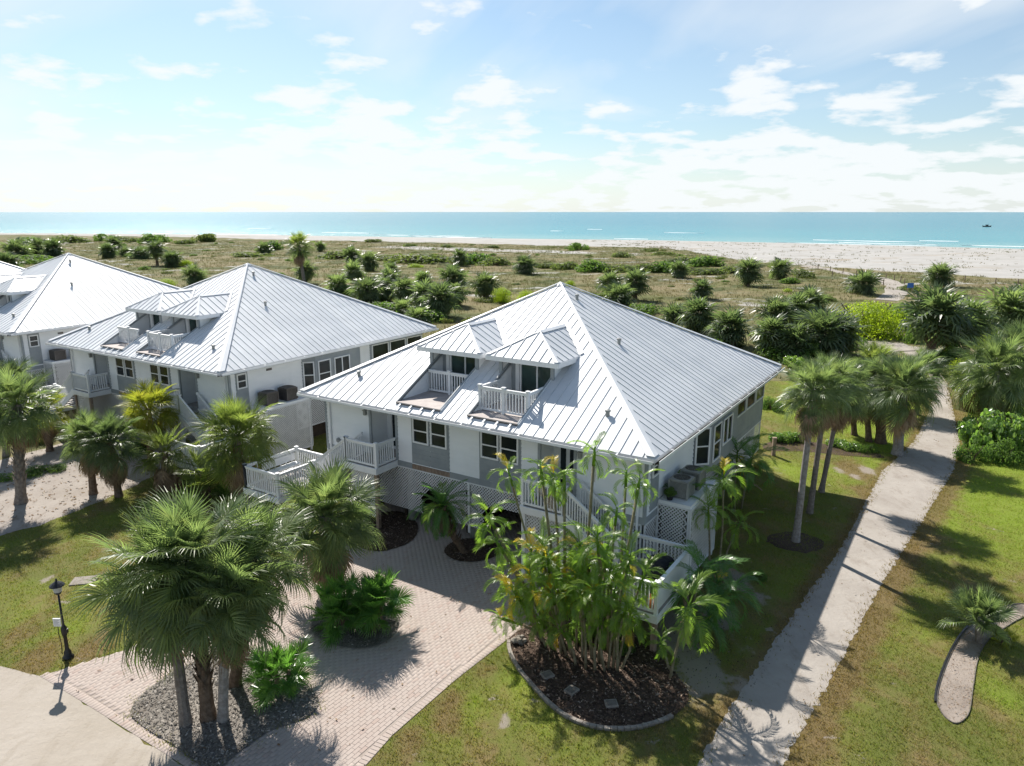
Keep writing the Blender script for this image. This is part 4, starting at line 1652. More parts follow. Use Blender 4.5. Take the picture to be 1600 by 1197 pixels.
# ------------------------------------------------------------------ plants
def frond_fan(seed, mname, n=34, lp=.85, rad=.95, droop=.5, split=.45, spread=150, w=.052, seg=3):
    rn = random.Random(seed)
    mb = MB()
    # petiole, curving down a little
    pts = []
    for k in range(4):
        t = k / 3
        pts.append(Vector((0, lp * t, -.16 * droop * t * t)))
    for k in range(3):
        a, b = pts[k], pts[k + 1]
        ww = .034 - .006 * k
        mb.add([a + Vector((-ww, 0, 0)), a + Vector((ww, 0, 0)), b + Vector((ww - .006, 0, 0)), b + Vector((-ww + .006, 0, 0)), a + Vector((0, 0, -.03)), b + Vector((0, 0, -.025))], [(0, 1, 2, 3), (0, 3, 5, 4), (1, 4, 5, 2)])
    tip = pts[-1]
    al = -math.atan(.32 * droop)
    f = Vector((0, math.cos(al), math.sin(al)))
    u = Vector((0, -math.sin(al), math.cos(al)))
    r = Vector((1, 0, 0))
    for i in range(n):
        ps = R(-spread + 2 * spread * (i + .5) / n + rn.uniform(-2, 2))
        c, s = math.cos(ps), math.sin(ps)
        L = rad * (.70 + .30 * max(0, math.cos(ps * .75))) * rn.uniform(.88, 1.06)
        d = (f * c + r * s + u * (.30 * abs(s) + .05)).normalized()
        o = tip + f * (.26 * rad * max(0, c) ** 2) - Vector((0, 0, 1)) * (.05 * droop * max(0, c))
        side = d.cross(u).normalized()
        tw = rn.uniform(-.5, .5)
        side = (side * math.cos(tw) + u * math.sin(tw)).normalized()
        rows = []
        for k in range(seg + 1):
            t = k / seg
            p = o + d * L * t
            dr = max(0, t - split) / (1 - split)
            p += Vector((0, 0, -1)) * L * droop * .55 * dr ** 1.5 - d * L * droop * .22 * dr ** 2
            ww = (w * .42, w, w * .62, .004)[k] if seg == 3 else (w * .5, w, .004)[k]
            rows.append((p - side * ww / 2, p + side * ww / 2))
        vs, fs = [], []
        for a, b in rows:
            vs += [a, b]
        for k in range(seg):
            fs.append((2 * k, 2 * k + 1, 2 * k + 3, 2 * k + 2))
        mb.add(vs, fs)
    return mb.mesh('frond', M[mname])


def frond_feather(seed, mname, L=1.7, n=24, lw=.05, ll=.5, droop=1.0, vee=.5):
    rn = random.Random(seed)
    mb = MB()
    pts = []
    ang, p = 0.0, Vector((0, 0, 0))
    K = 10
    for k in range(K + 1):
        pts.append(p.copy())
        ang -= droop * (1.15 / K) * (.4 + 1.3 * k / K)
        p = p + Vector((0, math.cos(ang), math.sin(ang))) * L / K
    for k in range(K):
        a, b = pts[k], pts[k + 1]
        wa, wb = .024 * (1 - k / K) + .005, .024 * (1 - (k + 1) / K) + .005
        mb.add([a + Vector((-wa, 0, 0)), a + Vector((wa, 0, 0)), b + Vector((wb, 0, 0)), b + Vector((-wb, 0, 0)), a + Vector((0, 0, -wa)), b + Vector((0, 0, -wb))], [(0, 1, 2, 3), (0, 3, 5, 4), (1, 4, 5, 2)])
    for i in range(n):
        t = .20 + .80 * i / (n - 1)
        x = t * K
        k = min(int(x), K - 1)
        o = pts[k].lerp(pts[k + 1], x - k)
        d0 = (pts[k + 1] - pts[k]).normalized()
        up = Vector((0, -d0.z, d0.y))
        le = ll * (1 - .75 * abs(t - .5) ** 1.6 * 1.6) * rn.uniform(.85, 1.1)
        for s in (-1, 1):
            d = (d0 * (.55 + .5 * t) + Vector((s, 0, 0)) * (1 - .35 * t) + up * vee * rn.uniform(.6, 1.2)).normalized()
            side = d0 - d * d.dot(d0)
            side.normalize()
            m_ = o + d * le * .5
            e = o + d * le - Vector((0, 0, 1)) * le * rn.uniform(.18, .42)
            mb.add([o - side * lw * .3, o + side * lw * .3, m_ + side * lw / 2, m_ - side * lw / 2, e], [(0, 1, 2, 3), (3, 2, 4)])
    return mb.mesh('frond', M[mname])


FAN = {}


def fans(mname, kind='big'):
    key = (mname, kind)
    if key not in FAN:
        if kind == 'big':
            FAN[key] = [frond_fan(s + 1, mname, 40, .98, .88, dr, .34, 155, .042) for s, dr in enumerate((.35, .6, .85, 1.05))]
        elif kind == 'mid':
            FAN[key] = [frond_fan(s + 11, mname, 24, .85, .95, dr, .40, 150, .07) for s, dr in enumerate((.4, .75, 1.0))]
        elif kind == 'stiff':
            FAN[key] = [frond_fan(s + 21, mname, 36, .80, .84, dr, .68, 168, .066) for s, dr in enumerate((.2, .35, .5))]
        elif kind == 'dead':
            FAN[key] = [frond_fan(s + 31, mname, 20, .55, .85, dr, .25, 70, .055) for s, dr in enumerate((.7, 1.1))]
    return FAN[key]


def trunk_mesh(name, h, r0, r1, mname, lean=(0, 0), bend=.0, boots=0, seed=0, n=9):
    rn = random.Random(seed)
    mb = MB()
    K = 10
    pts, rad = [], []
    for k in range(K + 1):
        t = k / K
        b = t + bend * math.sin(math.pi * t)
        pts.append((lean[0] * b, lean[1] * b, -.05 + (h + .05) * t))
        rad.append((r0 + (r1 - r0) * t) * (1.0 + (.30 * (1 - t / .12) if t < .12 else 0)) * rn.uniform(.95, 1.05))
    mb.tube(pts, rad, n)
    if boots:
        for i in range(boots):
            t = .22 + .76 * i / boots
            k = min(int(t * K), K - 1)
            c = Vector(pts[k]).lerp(Vector(pts[k + 1]), t * K - k)
            a = i * 2.4
            r = rad[k]
            d = Vector((math.cos(a), math.sin(a), 0))
            s = Vector((-d.y, d.x, 0))
            o = c + d * r * .8
            e = o + d * .13 + Vector((0, 0, .24))
            mb.add([o - s * .075, o + s * .075, e + s * .03, e - s * .03, o - Vector((0, 0, .08)) + d * .03], [(0, 1, 2, 3), (0, 3, 4), (1, 4, 2), (2, 4, 3)])
    return mb.mesh(name, M[mname])


def crown(root, top, nf, meshes, scale, seed, lo=-50, hi=82, dead=0, power=.9, axis=None, name='frond'):
    rn = random.Random(seed)
    az0 = rn.random() * 6.28
    B_ = Matrix.Translation(top)
    if axis is not None:
        B_ = B_ @ Vector((0, 0, 1)).rotation_difference(Vector(axis)).to_matrix().to_4x4()
    for i in range(nf):
        fr = (i + .5) / nf
        el = hi + (lo - hi) * fr ** power + rn.gauss(0, 11)
        az = az0 + i * 2.39996 + rn.uniform(-.35, .35)
        k = min(len(meshes) - 1, int(fr * len(meshes) + rn.uniform(-.4, .4)))
        s = scale * rn.uniform(.72, 1.12) * (.8 + .2 * min(1, fr * 4))
        m = B_ @ Matrix.Rotation(az, 4, 'Z') @ Matrix.Translation((0, .06, rn.uniform(-.05, .12) - .18 * fr)) @ Matrix.Rotation(R(el), 4, 'X') @ Matrix.Rotation(rn.gauss(0, .5), 4, 'Y') @ Matrix.Scale(s, 4)
        put(name, meshes[max(k, 0)], root, m)
    if dead:
        ds = fans('fan_dead', 'dead')
        for i in range(dead):
            az = az0 + i * 2.39996 + 1
            m = B_ @ Matrix.Rotation(az, 4, 'Z') @ Matrix.Translation((0, .12, -.30 - rn.random() * .55)) @ Matrix.Rotation(R(rn.uniform(-82, -44)), 4, 'X') @ Matrix.Scale(scale * rn.uniform(.85, 1.25), 4)
            put('dead_frond', rn.choice(ds), root, m)


def fan_palm(base, head, rad, label, leaf='fan', nf=44, kind='big', trunk='trunk', r0=.17, r1=.14, dead=8, boots=0, seed=1, group='cabbage palms around the houses', lo=-50, hi=82, bend=.0, cat='palm tree', name='fan_palm'):
    """base (x,y), head = world point of the crown's centre"""
    root = thing(name, label, cat, (base[0], base[1], 0), 0, group)
    lean = (head[0] - base[0], head[1] - base[1])
    h = head[2]
    put('trunk', trunk_mesh('trunk', h, r0, r1, trunk, lean, bend, boots, seed), root)
    crown(root, Vector((lean[0], lean[1], h)), int(nf * 1.5), fans(leaf, kind), rad / 1.78, seed, lo, hi, dead)
    return root


def palm_px(b, c, r_px, label, **kw):
    bx, by = G(*b)
    hd = AT(c[0], c[1], by + kw.pop('dy', 0))
    return fan_palm((bx, by), hd, r_px * by / F_PX * 1.03, label, **kw)


# the big cluster on the bed by the road
palm_px((291, 1134), (262, 905), 132, 'tall straight smooth-trunked palm, the front left of four in the grey island bed', seed=3, nf=52, r0=.145, r1=.125, dead=6, lo=-62, trunk='trunk', dy=.6)
palm_px((326, 1124), (300, 872), 128, 'shaggy leaning trunk palm behind the smooth front one in the island bed', seed=4, nf=50, r0=.185, r1=.165, boots=90, dead=9, lo=-58, trunk='trunk_brown', dy=.4)
palm_px((348, 1126), (352, 925), 112, 'short pale-trunked palm on the right of the front pair in the island bed', seed=5, nf=46, r0=.13, r1=.115, dead=9, lo=-66, trunk='trunk_pale')
palm_px((366, 1072), (392, 872), 104, 'rearmost palm of the island bed leaning right, its trunk half hidden by the pale one', seed=6, nf=44, r0=.16, r1=.14, boots=40, dead=7, trunk='trunk_brown')
palm_px((512, 930), (508, 806), 94, 'bushy palm with criss-cross leaf bases on its trunk beside the front porch stairs', seed=8, nf=56, leaf='fan', r0=.20, r1=.19, boots=70, dead=44, lo=-38)
palm_px((378, 786), (370, 680), 70, 'palm with yellowing tips in front of the middle house air conditioners', seed=9, nf=50, leaf='fan_light', dead=26, lo=-42)
palm_px((186, 776), (172, 690), 52, 'dark palm with a thick brown skirt beside the neighbouring sandy drive', seed=10, nf=42, leaf='fan_dark', dead=34, lo=-40, trunk='trunk_brown')
palm_px((146, 772), (138, 682), 46, 'palm with hanging dead fronds just left of the brown-skirted one by the sandy drive', seed=11, nf=38, leaf='fan', dead=30, lo=-40, trunk='trunk_brown')
palm_px((236, 735), (232, 638), 50, 'yellow-green palm standing before the windows of the middle house', seed=12, nf=42, leaf='fan_yellow', dead=18, lo=-45, trunk='trunk_brown')
palm_px((262, 765), (258, 705), 50, 'low palm with a wide brown dead skirt and a tuft of bright fronds', seed=13, nf=24, leaf='fan_light', dead=44, lo=-30, trunk='trunk_brown')
palm_px((322, 716), (276, 688), 26, 'small leaning palm with a pale curved bare trunk between two bushier palms', seed=14, nf=16, leaf='fan_yellow', dead=8, lo=-10, trunk='trunk_pale', r0=.12, r1=.12, bend=.25)
palm_px((33, 786), (26, 632), 62, 'palm with a herringbone trunk at the left edge of the photo', seed=15, nf=48, boots=110, r0=.23, r1=.18, dead=14, lo=-58, leaf='fan')
palm_px((10, 712), (6, 600), 48, 'palm cut by the left edge of the photo behind the herringbone one', seed=16, nf=40, leaf='fan_dark', dead=10)
palm_px((78, 705), (72, 640), 42, 'brownish low palm beside the outdoor stairs of the middle house', seed=17, nf=30, leaf='fan_yellow', dead=18, lo=-40, trunk='trunk_brown')
palm_px((582, 600), (582, 545), 32, 'bright young palm between the middle house and the nearest house', seed=18, nf=34, leaf='fan_light', dead=6)
# tall group by the sand path
palm_px((1243, 846), (1272, 608), 55, 'tallest bare pale trunk palm, nearest of three beside the house', seed=20, nf=48, r0=.14, r1=.105, trunk='trunk_pale', dead=26, lo=-36)
palm_px((1265, 802), (1293, 598), 53, 'middle palm of the three tall ones beside the house', seed=21, nf=46, r0=.13, r1=.10, dead=26, lo=-38)
palm_px((1283, 769), (1316, 604), 50, 'dark slim palm, farthest of the three tall ones beside the house', seed=22, nf=46, leaf='fan_dark', r0=.125, r1=.095, dead=28, lo=-40)
palm_px((1402, 710), (1413, 606), 60, 'palm with a clean grey trunk at the edge of the sand path', seed=23, nf=50, r0=.26, r1=.21, trunk='trunk_pale', dead=18, lo=-44)
palm_px((1376, 692), (1378, 598), 50, 'palm with shaggy trunk just left of the clean grey one by the path', seed=24, nf=42, dead=20, r0=.28, r1=.24, boots=40, trunk='trunk_brown')
palm_px((1358, 690), (1352, 600), 48, 'palm with drooping brown fronds in the middle of the path-side clump', seed=25, nf=40, leaf='fan_dark', dead=18, trunk='trunk_brown', lo=-66)
palm_px((1335, 680), (1332, 606), 42, 'leftmost short palm of the path-side clump', seed=26, nf=36, leaf='fan_dark', dead=14, trunk='trunk_brown', lo=-66)
palm_px((1365, 640), (1366, 566), 40, 'palm at the back of the path-side clump, below the sandy clearing', seed=27, nf=36, leaf='fan_light', dead=6)
palm_px((1432, 648), (1438, 578), 42, 'bushy palm leaning over the narrow bend of the sand path', seed=28, nf=40, dead=8)
palm_px((1538, 662), (1560, 578), 66, 'leaning-trunk palm with a great grey skirt at the right edge', seed=29, nf=50, r0=.20, r1=.18, trunk='trunk_pale', dead=26, lo=-66, bend=.1)
palm_px((1596, 640), (1594, 560), 64, 'palm cut by the right edge of the photo behind the leaning one', seed=30, nf=44, leaf='fan_dark', dead=20, lo=-66)
palm_px((1530, 640), (1520, 592), 40, 'low ragged palm between the path bushes and the leaning palm', seed=31, nf=30, leaf='fan_light', dead=20)
palm_px((1530, 1004), (1530, 966), 62, 'small spreading palm planted alone in the long sandy bed', seed=33, nf=24, leaf='fan', kind='stiff', dead=2, r0=.10, r1=.12, lo=-8, hi=80, group='low fan palms planted in beds')


# trunkless fan shrubs
def fan_shrub(b, r_px, h_px, label, leaf, seed, nf=30, cx=None):
    bx, by = G(*b)
    k = by / F_PX
    root = thing('fan_shrub', label, 'shrub', (bx, by, 0), 0, 'low fan palms planted in beds')
    rn = random.Random(seed)
    for j in range(3):
        o = Vector((rn.uniform(-.3, .3) * r_px * k, rn.uniform(-.3, .3) * r_px * k, 0))
        hh = h_px * k * rn.uniform(.3, .62)
        st = MB().tube([o + Vector((0, 0, -.05)), o + Vector((rn.uniform(-.1, .1), 0, hh))], [.07, .06], 7).build('stem', M['trunk_brown'], root)
        crown(root, o + Vector((0, 0, hh)), nf // 3 + 2, fans(leaf, 'stiff'), r_px * k / 1.45, seed + j, -25, 85)
    return root


fan_shrub((588, 985), 50, 110, 'glossy deep green fan-leaved shrub on the right of the bed before the drive', 'fan_glossy', 41, 34)
fan_shrub((530, 985), 48, 95, 'fan-leaved shrub at the foot of the criss-cross palm trunk', 'fan_glossy', 42, 34)
fan_shrub((446, 1082), 54, 85, 'spreading bright fan-leaved shrub right of the island palms', 'fan_glossy', 43, 34)
fan_shrub((330, 778), 40, 70, 'low green fan-leaved shrub at the foot of the yellow-tipped palm', 'fan_light', 44, 24)
fan_shrub((420, 800), 34, 40, 'low fan-leaved shrub beside the wooden ramp edge', 'fan', 45, 20)

# ---------------- feather palms
FEA = {'areca': [frond_feather(s, 'areca', 1.35, 22, .031, .37, d, .42) for s, d in enumerate((1.0, 1.5, 2.0))],
       'areca_yellow': [frond_feather(s + 5, 'areca_yellow', 1.2, 20, .031, .35, d, .42) for s, d in enumerate((1.3, 1.9))],
       'areca_dark': [frond_feather(s + 9, 'areca_dark', 1.6, 24, .033, .42, d, .42) for s, d in enumerate((.9, 1.4, 1.8))],
       'dead': [frond_feather(s + 14, 'fan_dead', 1.3, 16, .020, .30, 1.8, .15) for s in range(2)],
       'date': [frond_feather(s + 20, 'areca_dark', 1.5, 34, .020, .28, d, .4) for s, d in enumerate((.8, 1.2, 1.7))]}


def cane(root, base, top, nf, leaf, scale, seed, r=.045, dead=1, yellow=0.072, lo=-18, hi=70):
    rn = random.Random(seed)
    b, t = Vector(base), Vector(top)
    mid = b.lerp(t, .5) + Vector((rn.uniform(-.12, .12), rn.uniform(-.12, .12), .08))
    pts = [b, b.lerp(mid, .5) + Vector((0, 0, .02)), mid, mid.lerp(t, .5) + Vector((0, 0, .03)), t]
    MB().tube(pts, [r * 1.25, r, r, r * .9, r * .95], 7).build('cane', M['cane'], root, True)
    d = (t - pts[-2]).normalized()
    MB().tube([t - d * .06, t + d * .30, t + d * .52], [r * 1.15, r * 1.05, r * .4], 7).build('crown_shaft', M['areca'], root, True)
    az0 = rn.random() * 6.28
    for i in range(nf):
        fr = (i + .5) / nf
        el = hi + (lo - hi) * fr + rn.uniform(-8, 8)
        az = az0 + i * 2.39996
        kind = FEA['areca_yellow'] if rn.random() < yellow else FEA[leaf]
        me = kind[min(len(kind) - 1, int(fr * len(kind)))]
        m = Matrix.Translation(t + d * (.48 - .3 * fr)) @ Matrix.Rotation(az, 4, 'Z') @ Matrix.Rotation(R(el), 4, 'X') @ Matrix.Rotation(rn.uniform(-.4, .4), 4, 'Y') @ Matrix.Scale(scale * rn.uniform(.8, 1.12), 4)
        put('frond', me, root, m)
    for i in range(dead):
        m = Matrix.Translation(t) @ Matrix.Rotation(rn.random() * 6.28, 4, 'Z') @ Matrix.Rotation(R(rn.uniform(-60, -20)), 4, 'X') @ Matrix.Scale(scale * rn.uniform(.7, 1), 4)
        put('dead_frond', rn.choice(FEA['dead']), root, m)


def feather_clump(stems, label, seed, leaf='areca', yellow=0.072, group='feather palms in the mulch bed', scale=.78, base_px=None, nfr=(8, 11)):
    """stems: list of ((base px), (crown px), depth shift)"""
    bx, by = G(*(base_px or stems[0][0]))
    root = thing('feather_palm', label, 'palm tree', (bx, by, 0), 0, group)
    rn = random.Random(seed)
    for i, (b, c, *rest) in enumerate(stems):
        sx, sy = G(*b)
        t = AT(c[0], c[1], sy + (rest[0] if rest else 0))
        cane(root, (sx - bx, sy - by, -.05), (t.x - bx, t.y - by, max(.35, t.z - .25)), rn.randint(*nfr), leaf, scale * (rest[1] if len(rest) > 1 else 1), seed * 31 + i, rn.uniform(.034, .05), rn.choice((0, 0, 1)), yellow)
    return root


feather_clump([((905, 1002), (928, 712), 0, .8)], 'tallest slim feather palm with a bare grey cane before the front door', 51, yellow=0.030)
feather_clump([((868, 985), (800, 745), .6, .72), ((862, 990), (772, 812), 0, .8)], 'feather palm leaning left across the dark parking opening', 52)
feather_clump([((872, 1000), (866, 752), .3, .95), ((880, 1004), (848, 742), .8, .7), ((878, 1010), (882, 752), .5, .6)], 'upright green feather palm in front of the right porch railing', 53, yellow=0.060)
feather_clump([((955, 1010), (978, 748), .4, .62), ((960, 1015), (996, 760), .5, .7), ((950, 1020), (962, 806), .0, .65)], 'group of slim feather palms beside the corner downspout', 54, yellow=0.024)
feather_clump([((845, 985), (785, 850), -.3, .8), ((850, 985), (800, 905), -.2, .8), ((838, 992), (830, 870), .2, .9), ((848, 1000), (820, 940), -.4, .7), ((852, 1004), (800, 960), -.3, .55)], 'leftmost leafy feather palm clump arching over the drive', 55, yellow=0.150, nfr=(11, 14))
feather_clump([((880, 1015), (858, 880), 0, .9), ((892, 1020), (880, 925), -.3, .85), ((900, 1015), (905, 862), 0, .95), ((886, 1025), (866, 930), -.4, .7), ((876, 1022), (868, 905), .2, .8)], 'dense feather palm clump with orange and yellow fronds in the middle of the mulch bed', 56, yellow=0.132, nfr=(11, 14))
feather_clump([((940, 1040), (935, 850), 0, .95), ((950, 1045), (955, 905), -.3, .85), ((958, 1045), (980, 880), .1, .8), ((945, 1050), (930, 930), -.4, .75), ((965, 1050), (975, 950), -.3, .7)], 'densest feather palm clump on the right of the mulch bed with many bare canes', 57, yellow=0.060, nfr=(11, 14))
feather_clump([((915, 1046), (910, 935), -.2, .8), ((900, 1040), (885, 985), -.2, .7), ((930, 1048), (935, 975), -.2, .7), ((925, 1030), (915, 900), 0, .85), ((910, 1030), (902, 925), 0, .9), ((935, 1035), (945, 880), .1, .8)], 'low green feather palm clump at the front centre of the mulch bed', 65, yellow=0.072, nfr=(11, 14))
feather_clump([((860, 1005), (835, 905), 0, .9), ((855, 1012), (815, 930), -.1, .8), ((866, 1014), (842, 930), -.2, .8), ((868, 1016), (850, 968), -.2, .65), ((862, 1000), (850, 860), .2, .9)], 'yellowing feather palm clump at the front left of the mulch bed', 66, yellow=0.150, nfr=(11, 14))
feather_clump([((965, 1040), (1000, 905), .2, .8), ((970, 1046), (985, 975), 0, .75), ((960, 1030), (960, 930), .1, .9)], 'feather palm clump reaching over the front rail of the right landing', 67, yellow=0.048, nfr=(11, 14))
feather_clump([((1046, 1062), (1072, 952), 0, 1.05), ((1052, 1056), (1040, 1010), 0, .5)], 'arching feather palm with a pale cane right of the landing post', 58, yellow=0.060, scale=.9)
feather_clump([((1075, 1000), (1090, 905), .2, .9), ((1086, 992), (1112, 918), .2, .95), ((1095, 985), (1130, 925), .3, .8), ((1080, 1010), (1100, 962), -.1, .7)], 'wide drooping feather palm clump between the landing and the shaded ground', 59, leaf='areca_dark', yellow=0.024, scale=.95, nfr=(10, 13))
feather_clump([((1122, 902), (1131, 752), 0, .85)], 'straight feather palm with a pale trunk beside the boxed lattice', 60, yellow=0.120, group='feather palms along the side wall', scale=1.0, nfr=(10, 13))
feather_clump([((1108, 905), (1108, 800), 0, .6)], 'slim feather palm against the white side of the boxed lattice', 61, yellow=0.060, group='feather palms along the side wall', scale=1.0, nfr=(10, 13))
feather_clump([((1130, 890), (1150, 822), 0, .7)], 'short feather palm leaning right over the shaded grass', 62, yellow=0.030, group='feather palms along the side wall', scale=1.0, nfr=(10, 13))
feather_clump([((1090, 890), (1068, 785), .2, .75)], 'dark feather palm in front of the air conditioner platform', 63, leaf='areca_dark', yellow=0.000, group='feather palms along the side wall', scale=1.0, nfr=(10, 13))
feather_clump([((1148, 800), (1152, 712), 0, 1.0), ((1158, 795), (1172, 722), 0, .9)], 'dark bushy feather palm under the bay windows', 64, leaf='areca_dark', yellow=0.030, group='feather palms along the side wall', scale=1.0, nfr=(11, 14))

# leaning date palm in the round bed under the house
bx, by = G(728, 864)
dp = thing('date_palm', 'leaning date palm in the round bed under the house', 'palm tree', (bx, by, 0))
hd = AT(690, 792, by - .4)
L_ = (hd.x - bx, hd.y - by)
put('trunk', trunk_mesh('trunk', hd.z, .12, .15, 'trunk_brown', L_, .12, 40, 3), dp)
rn_ = random.Random(5)
for i in range(38):
    fr = (i + .5) / 38
    m_ = Matrix.Translation((L_[0], L_[1], hd.z)) @ Matrix.Rotation(i * 2.39996, 4, 'Z') @ Matrix.Rotation(R(75 - 120 * fr + rn_.uniform(-6, 6)), 4, 'X') @ Matrix.Scale(.9 * rn_.uniform(.85, 1.1), 4)
    put('frond', FEA['date'][min(2, int(fr * 3))] if i % 9 else FEA['areca'][1], dp, m_)
for i in range(7):
    put('dead_frond', FEA['dead'][i % 2], dp, Matrix.Translation((L_[0], L_[1], hd.z - .1)) @ Matrix.Rotation(i * 2.4, 4, 'Z') @ Matrix.Rotation(R(-65), 4, 'X') @ Matrix.Scale(.8, 4))


# ---------------- leafy shrubs
def leaf_cloud(seed, mname, n, leaf, shape=(1, 1, .8), lobes=9, round_=False, solid=.35):
    rn = random.Random(seed)
    nr = np.random.default_rng(seed)
    L = []
    for i in range(lobes):
        a = rn.random() * 6.28
        r = rn.random() ** .5 * .62
        L.append((math.cos(a) * r, math.sin(a) * r, rn.uniform(.18, .62) * (1.15 - r), rn.uniform(.26, .46)))
    V, Fc = [], []
    k = 0
    for i in range(n):
        cx, cy, cz, lr = rn.choice(L)
        d = nr.normal(size=3)
        d /= np.linalg.norm(d) + 1e-9
        rr = lr * (1 - solid * rn.random() ** 2)
        p = np.array((cx, cy, cz)) + d * rr * np.array((1, 1, .85))
        if p[2] < .02:
            p[2] = abs(p[2]) * .3 + .02
        p = p * np.array(shape)
        nrm = d + nr.normal(0, .55, 3) + np.array((0, 0, .35))
        nrm /= np.linalg.norm(nrm)
        a = np.cross(nrm, nr.normal(size=3))
        a /= np.linalg.norm(a) + 1e-9
        b = np.cross(nrm, a)
        s = leaf * rn.uniform(.6, 1.25)
        if round_:
            for q in range(6):
                t = q * math.pi / 3
                V.append(p + (a * math.cos(t) + b * math.sin(t)) * s * .5 + nrm * (.06 * s if q % 2 else 0))
            Fc.append(tuple(range(k, k + 6)))
            k += 6
        else:
            V += [p - a * s * .5, p + b * s * .28 + nrm * s * .08, p + a * s * .6, p - b * s * .28 + nrm * s * .08]
            Fc.append((k, k + 1, k + 2, k + 3))
            k += 4
    me = bpy.data.meshes.new('foliage')
    me.from_pydata([tuple(v) for v in V], [], Fc)
    me.materials.append(M[mname])
    me.update()
    return me


def stem_cloud(seed, n=7, h=.5):
    rn = random.Random(seed)
    mb = MB()
    for i in range(n):
        a = rn.random() * 6.28
        e = (math.cos(a) * .45, math.sin(a) * .45, h * rn.uniform(.7, 1.2))
        mb.tube([(math.cos(a) * .06, math.sin(a) * .06, -.05), (e[0] * .4, e[1] * .4, h * .45), e], [.030, .022, .010], 5)
    return mb.mesh('stems', M['trunk_brown'])


CLOUD = {
    'grape': [leaf_cloud(s, 'grape', 1700, .10, (1, 1, .8), 14, True) for s in range(3)],
    'bush': [leaf_cloud(s + 10, 'bush', 2200, .09, (1, 1, .85), 10) for s in range(2)],
    'bright': [leaf_cloud(s + 20, 'bush_bright', 11000, .038, (1, 1, .75), 30) for s in range(2)],
    'olive': [leaf_cloud(s + 30, 'bush_olive', 1400, .10, (1, 1, .6), 10) for s in range(2)],
    'far': [leaf_cloud(s + 40, 'far_green', 1100, .15, (1, 1, .75), 14) for s in range(3)],
    'fard': [leaf_cloud(s + 50, 'bush', 1100, .15, (1, 1, .95), 12) for s in range(3)]}
STEMS = [stem_cloud(s) for s in range(3)]


def shrub(b, r_px, h_px, label, kind, seed, group='leafy shrubs beside the sand path', name='shrub', yscale=1.0):
    bx, by = G(*b)
    k = by / F_PX
    root = thing(name, label, 'shrub', (bx, by, float(H(bx, by)) - .02), 0, group)
    rn = random.Random(seed)
    s = Matrix.Rotation(rn.random() * 6.28, 4, 'Z') @ Matrix.Diagonal((r_px * k, r_px * k * yscale, h_px * k * 1.12, 1))
    put('foliage', rn.choice(CLOUD[kind]), root, s)
    put('stems', rn.choice(STEMS), root, s)
    return root


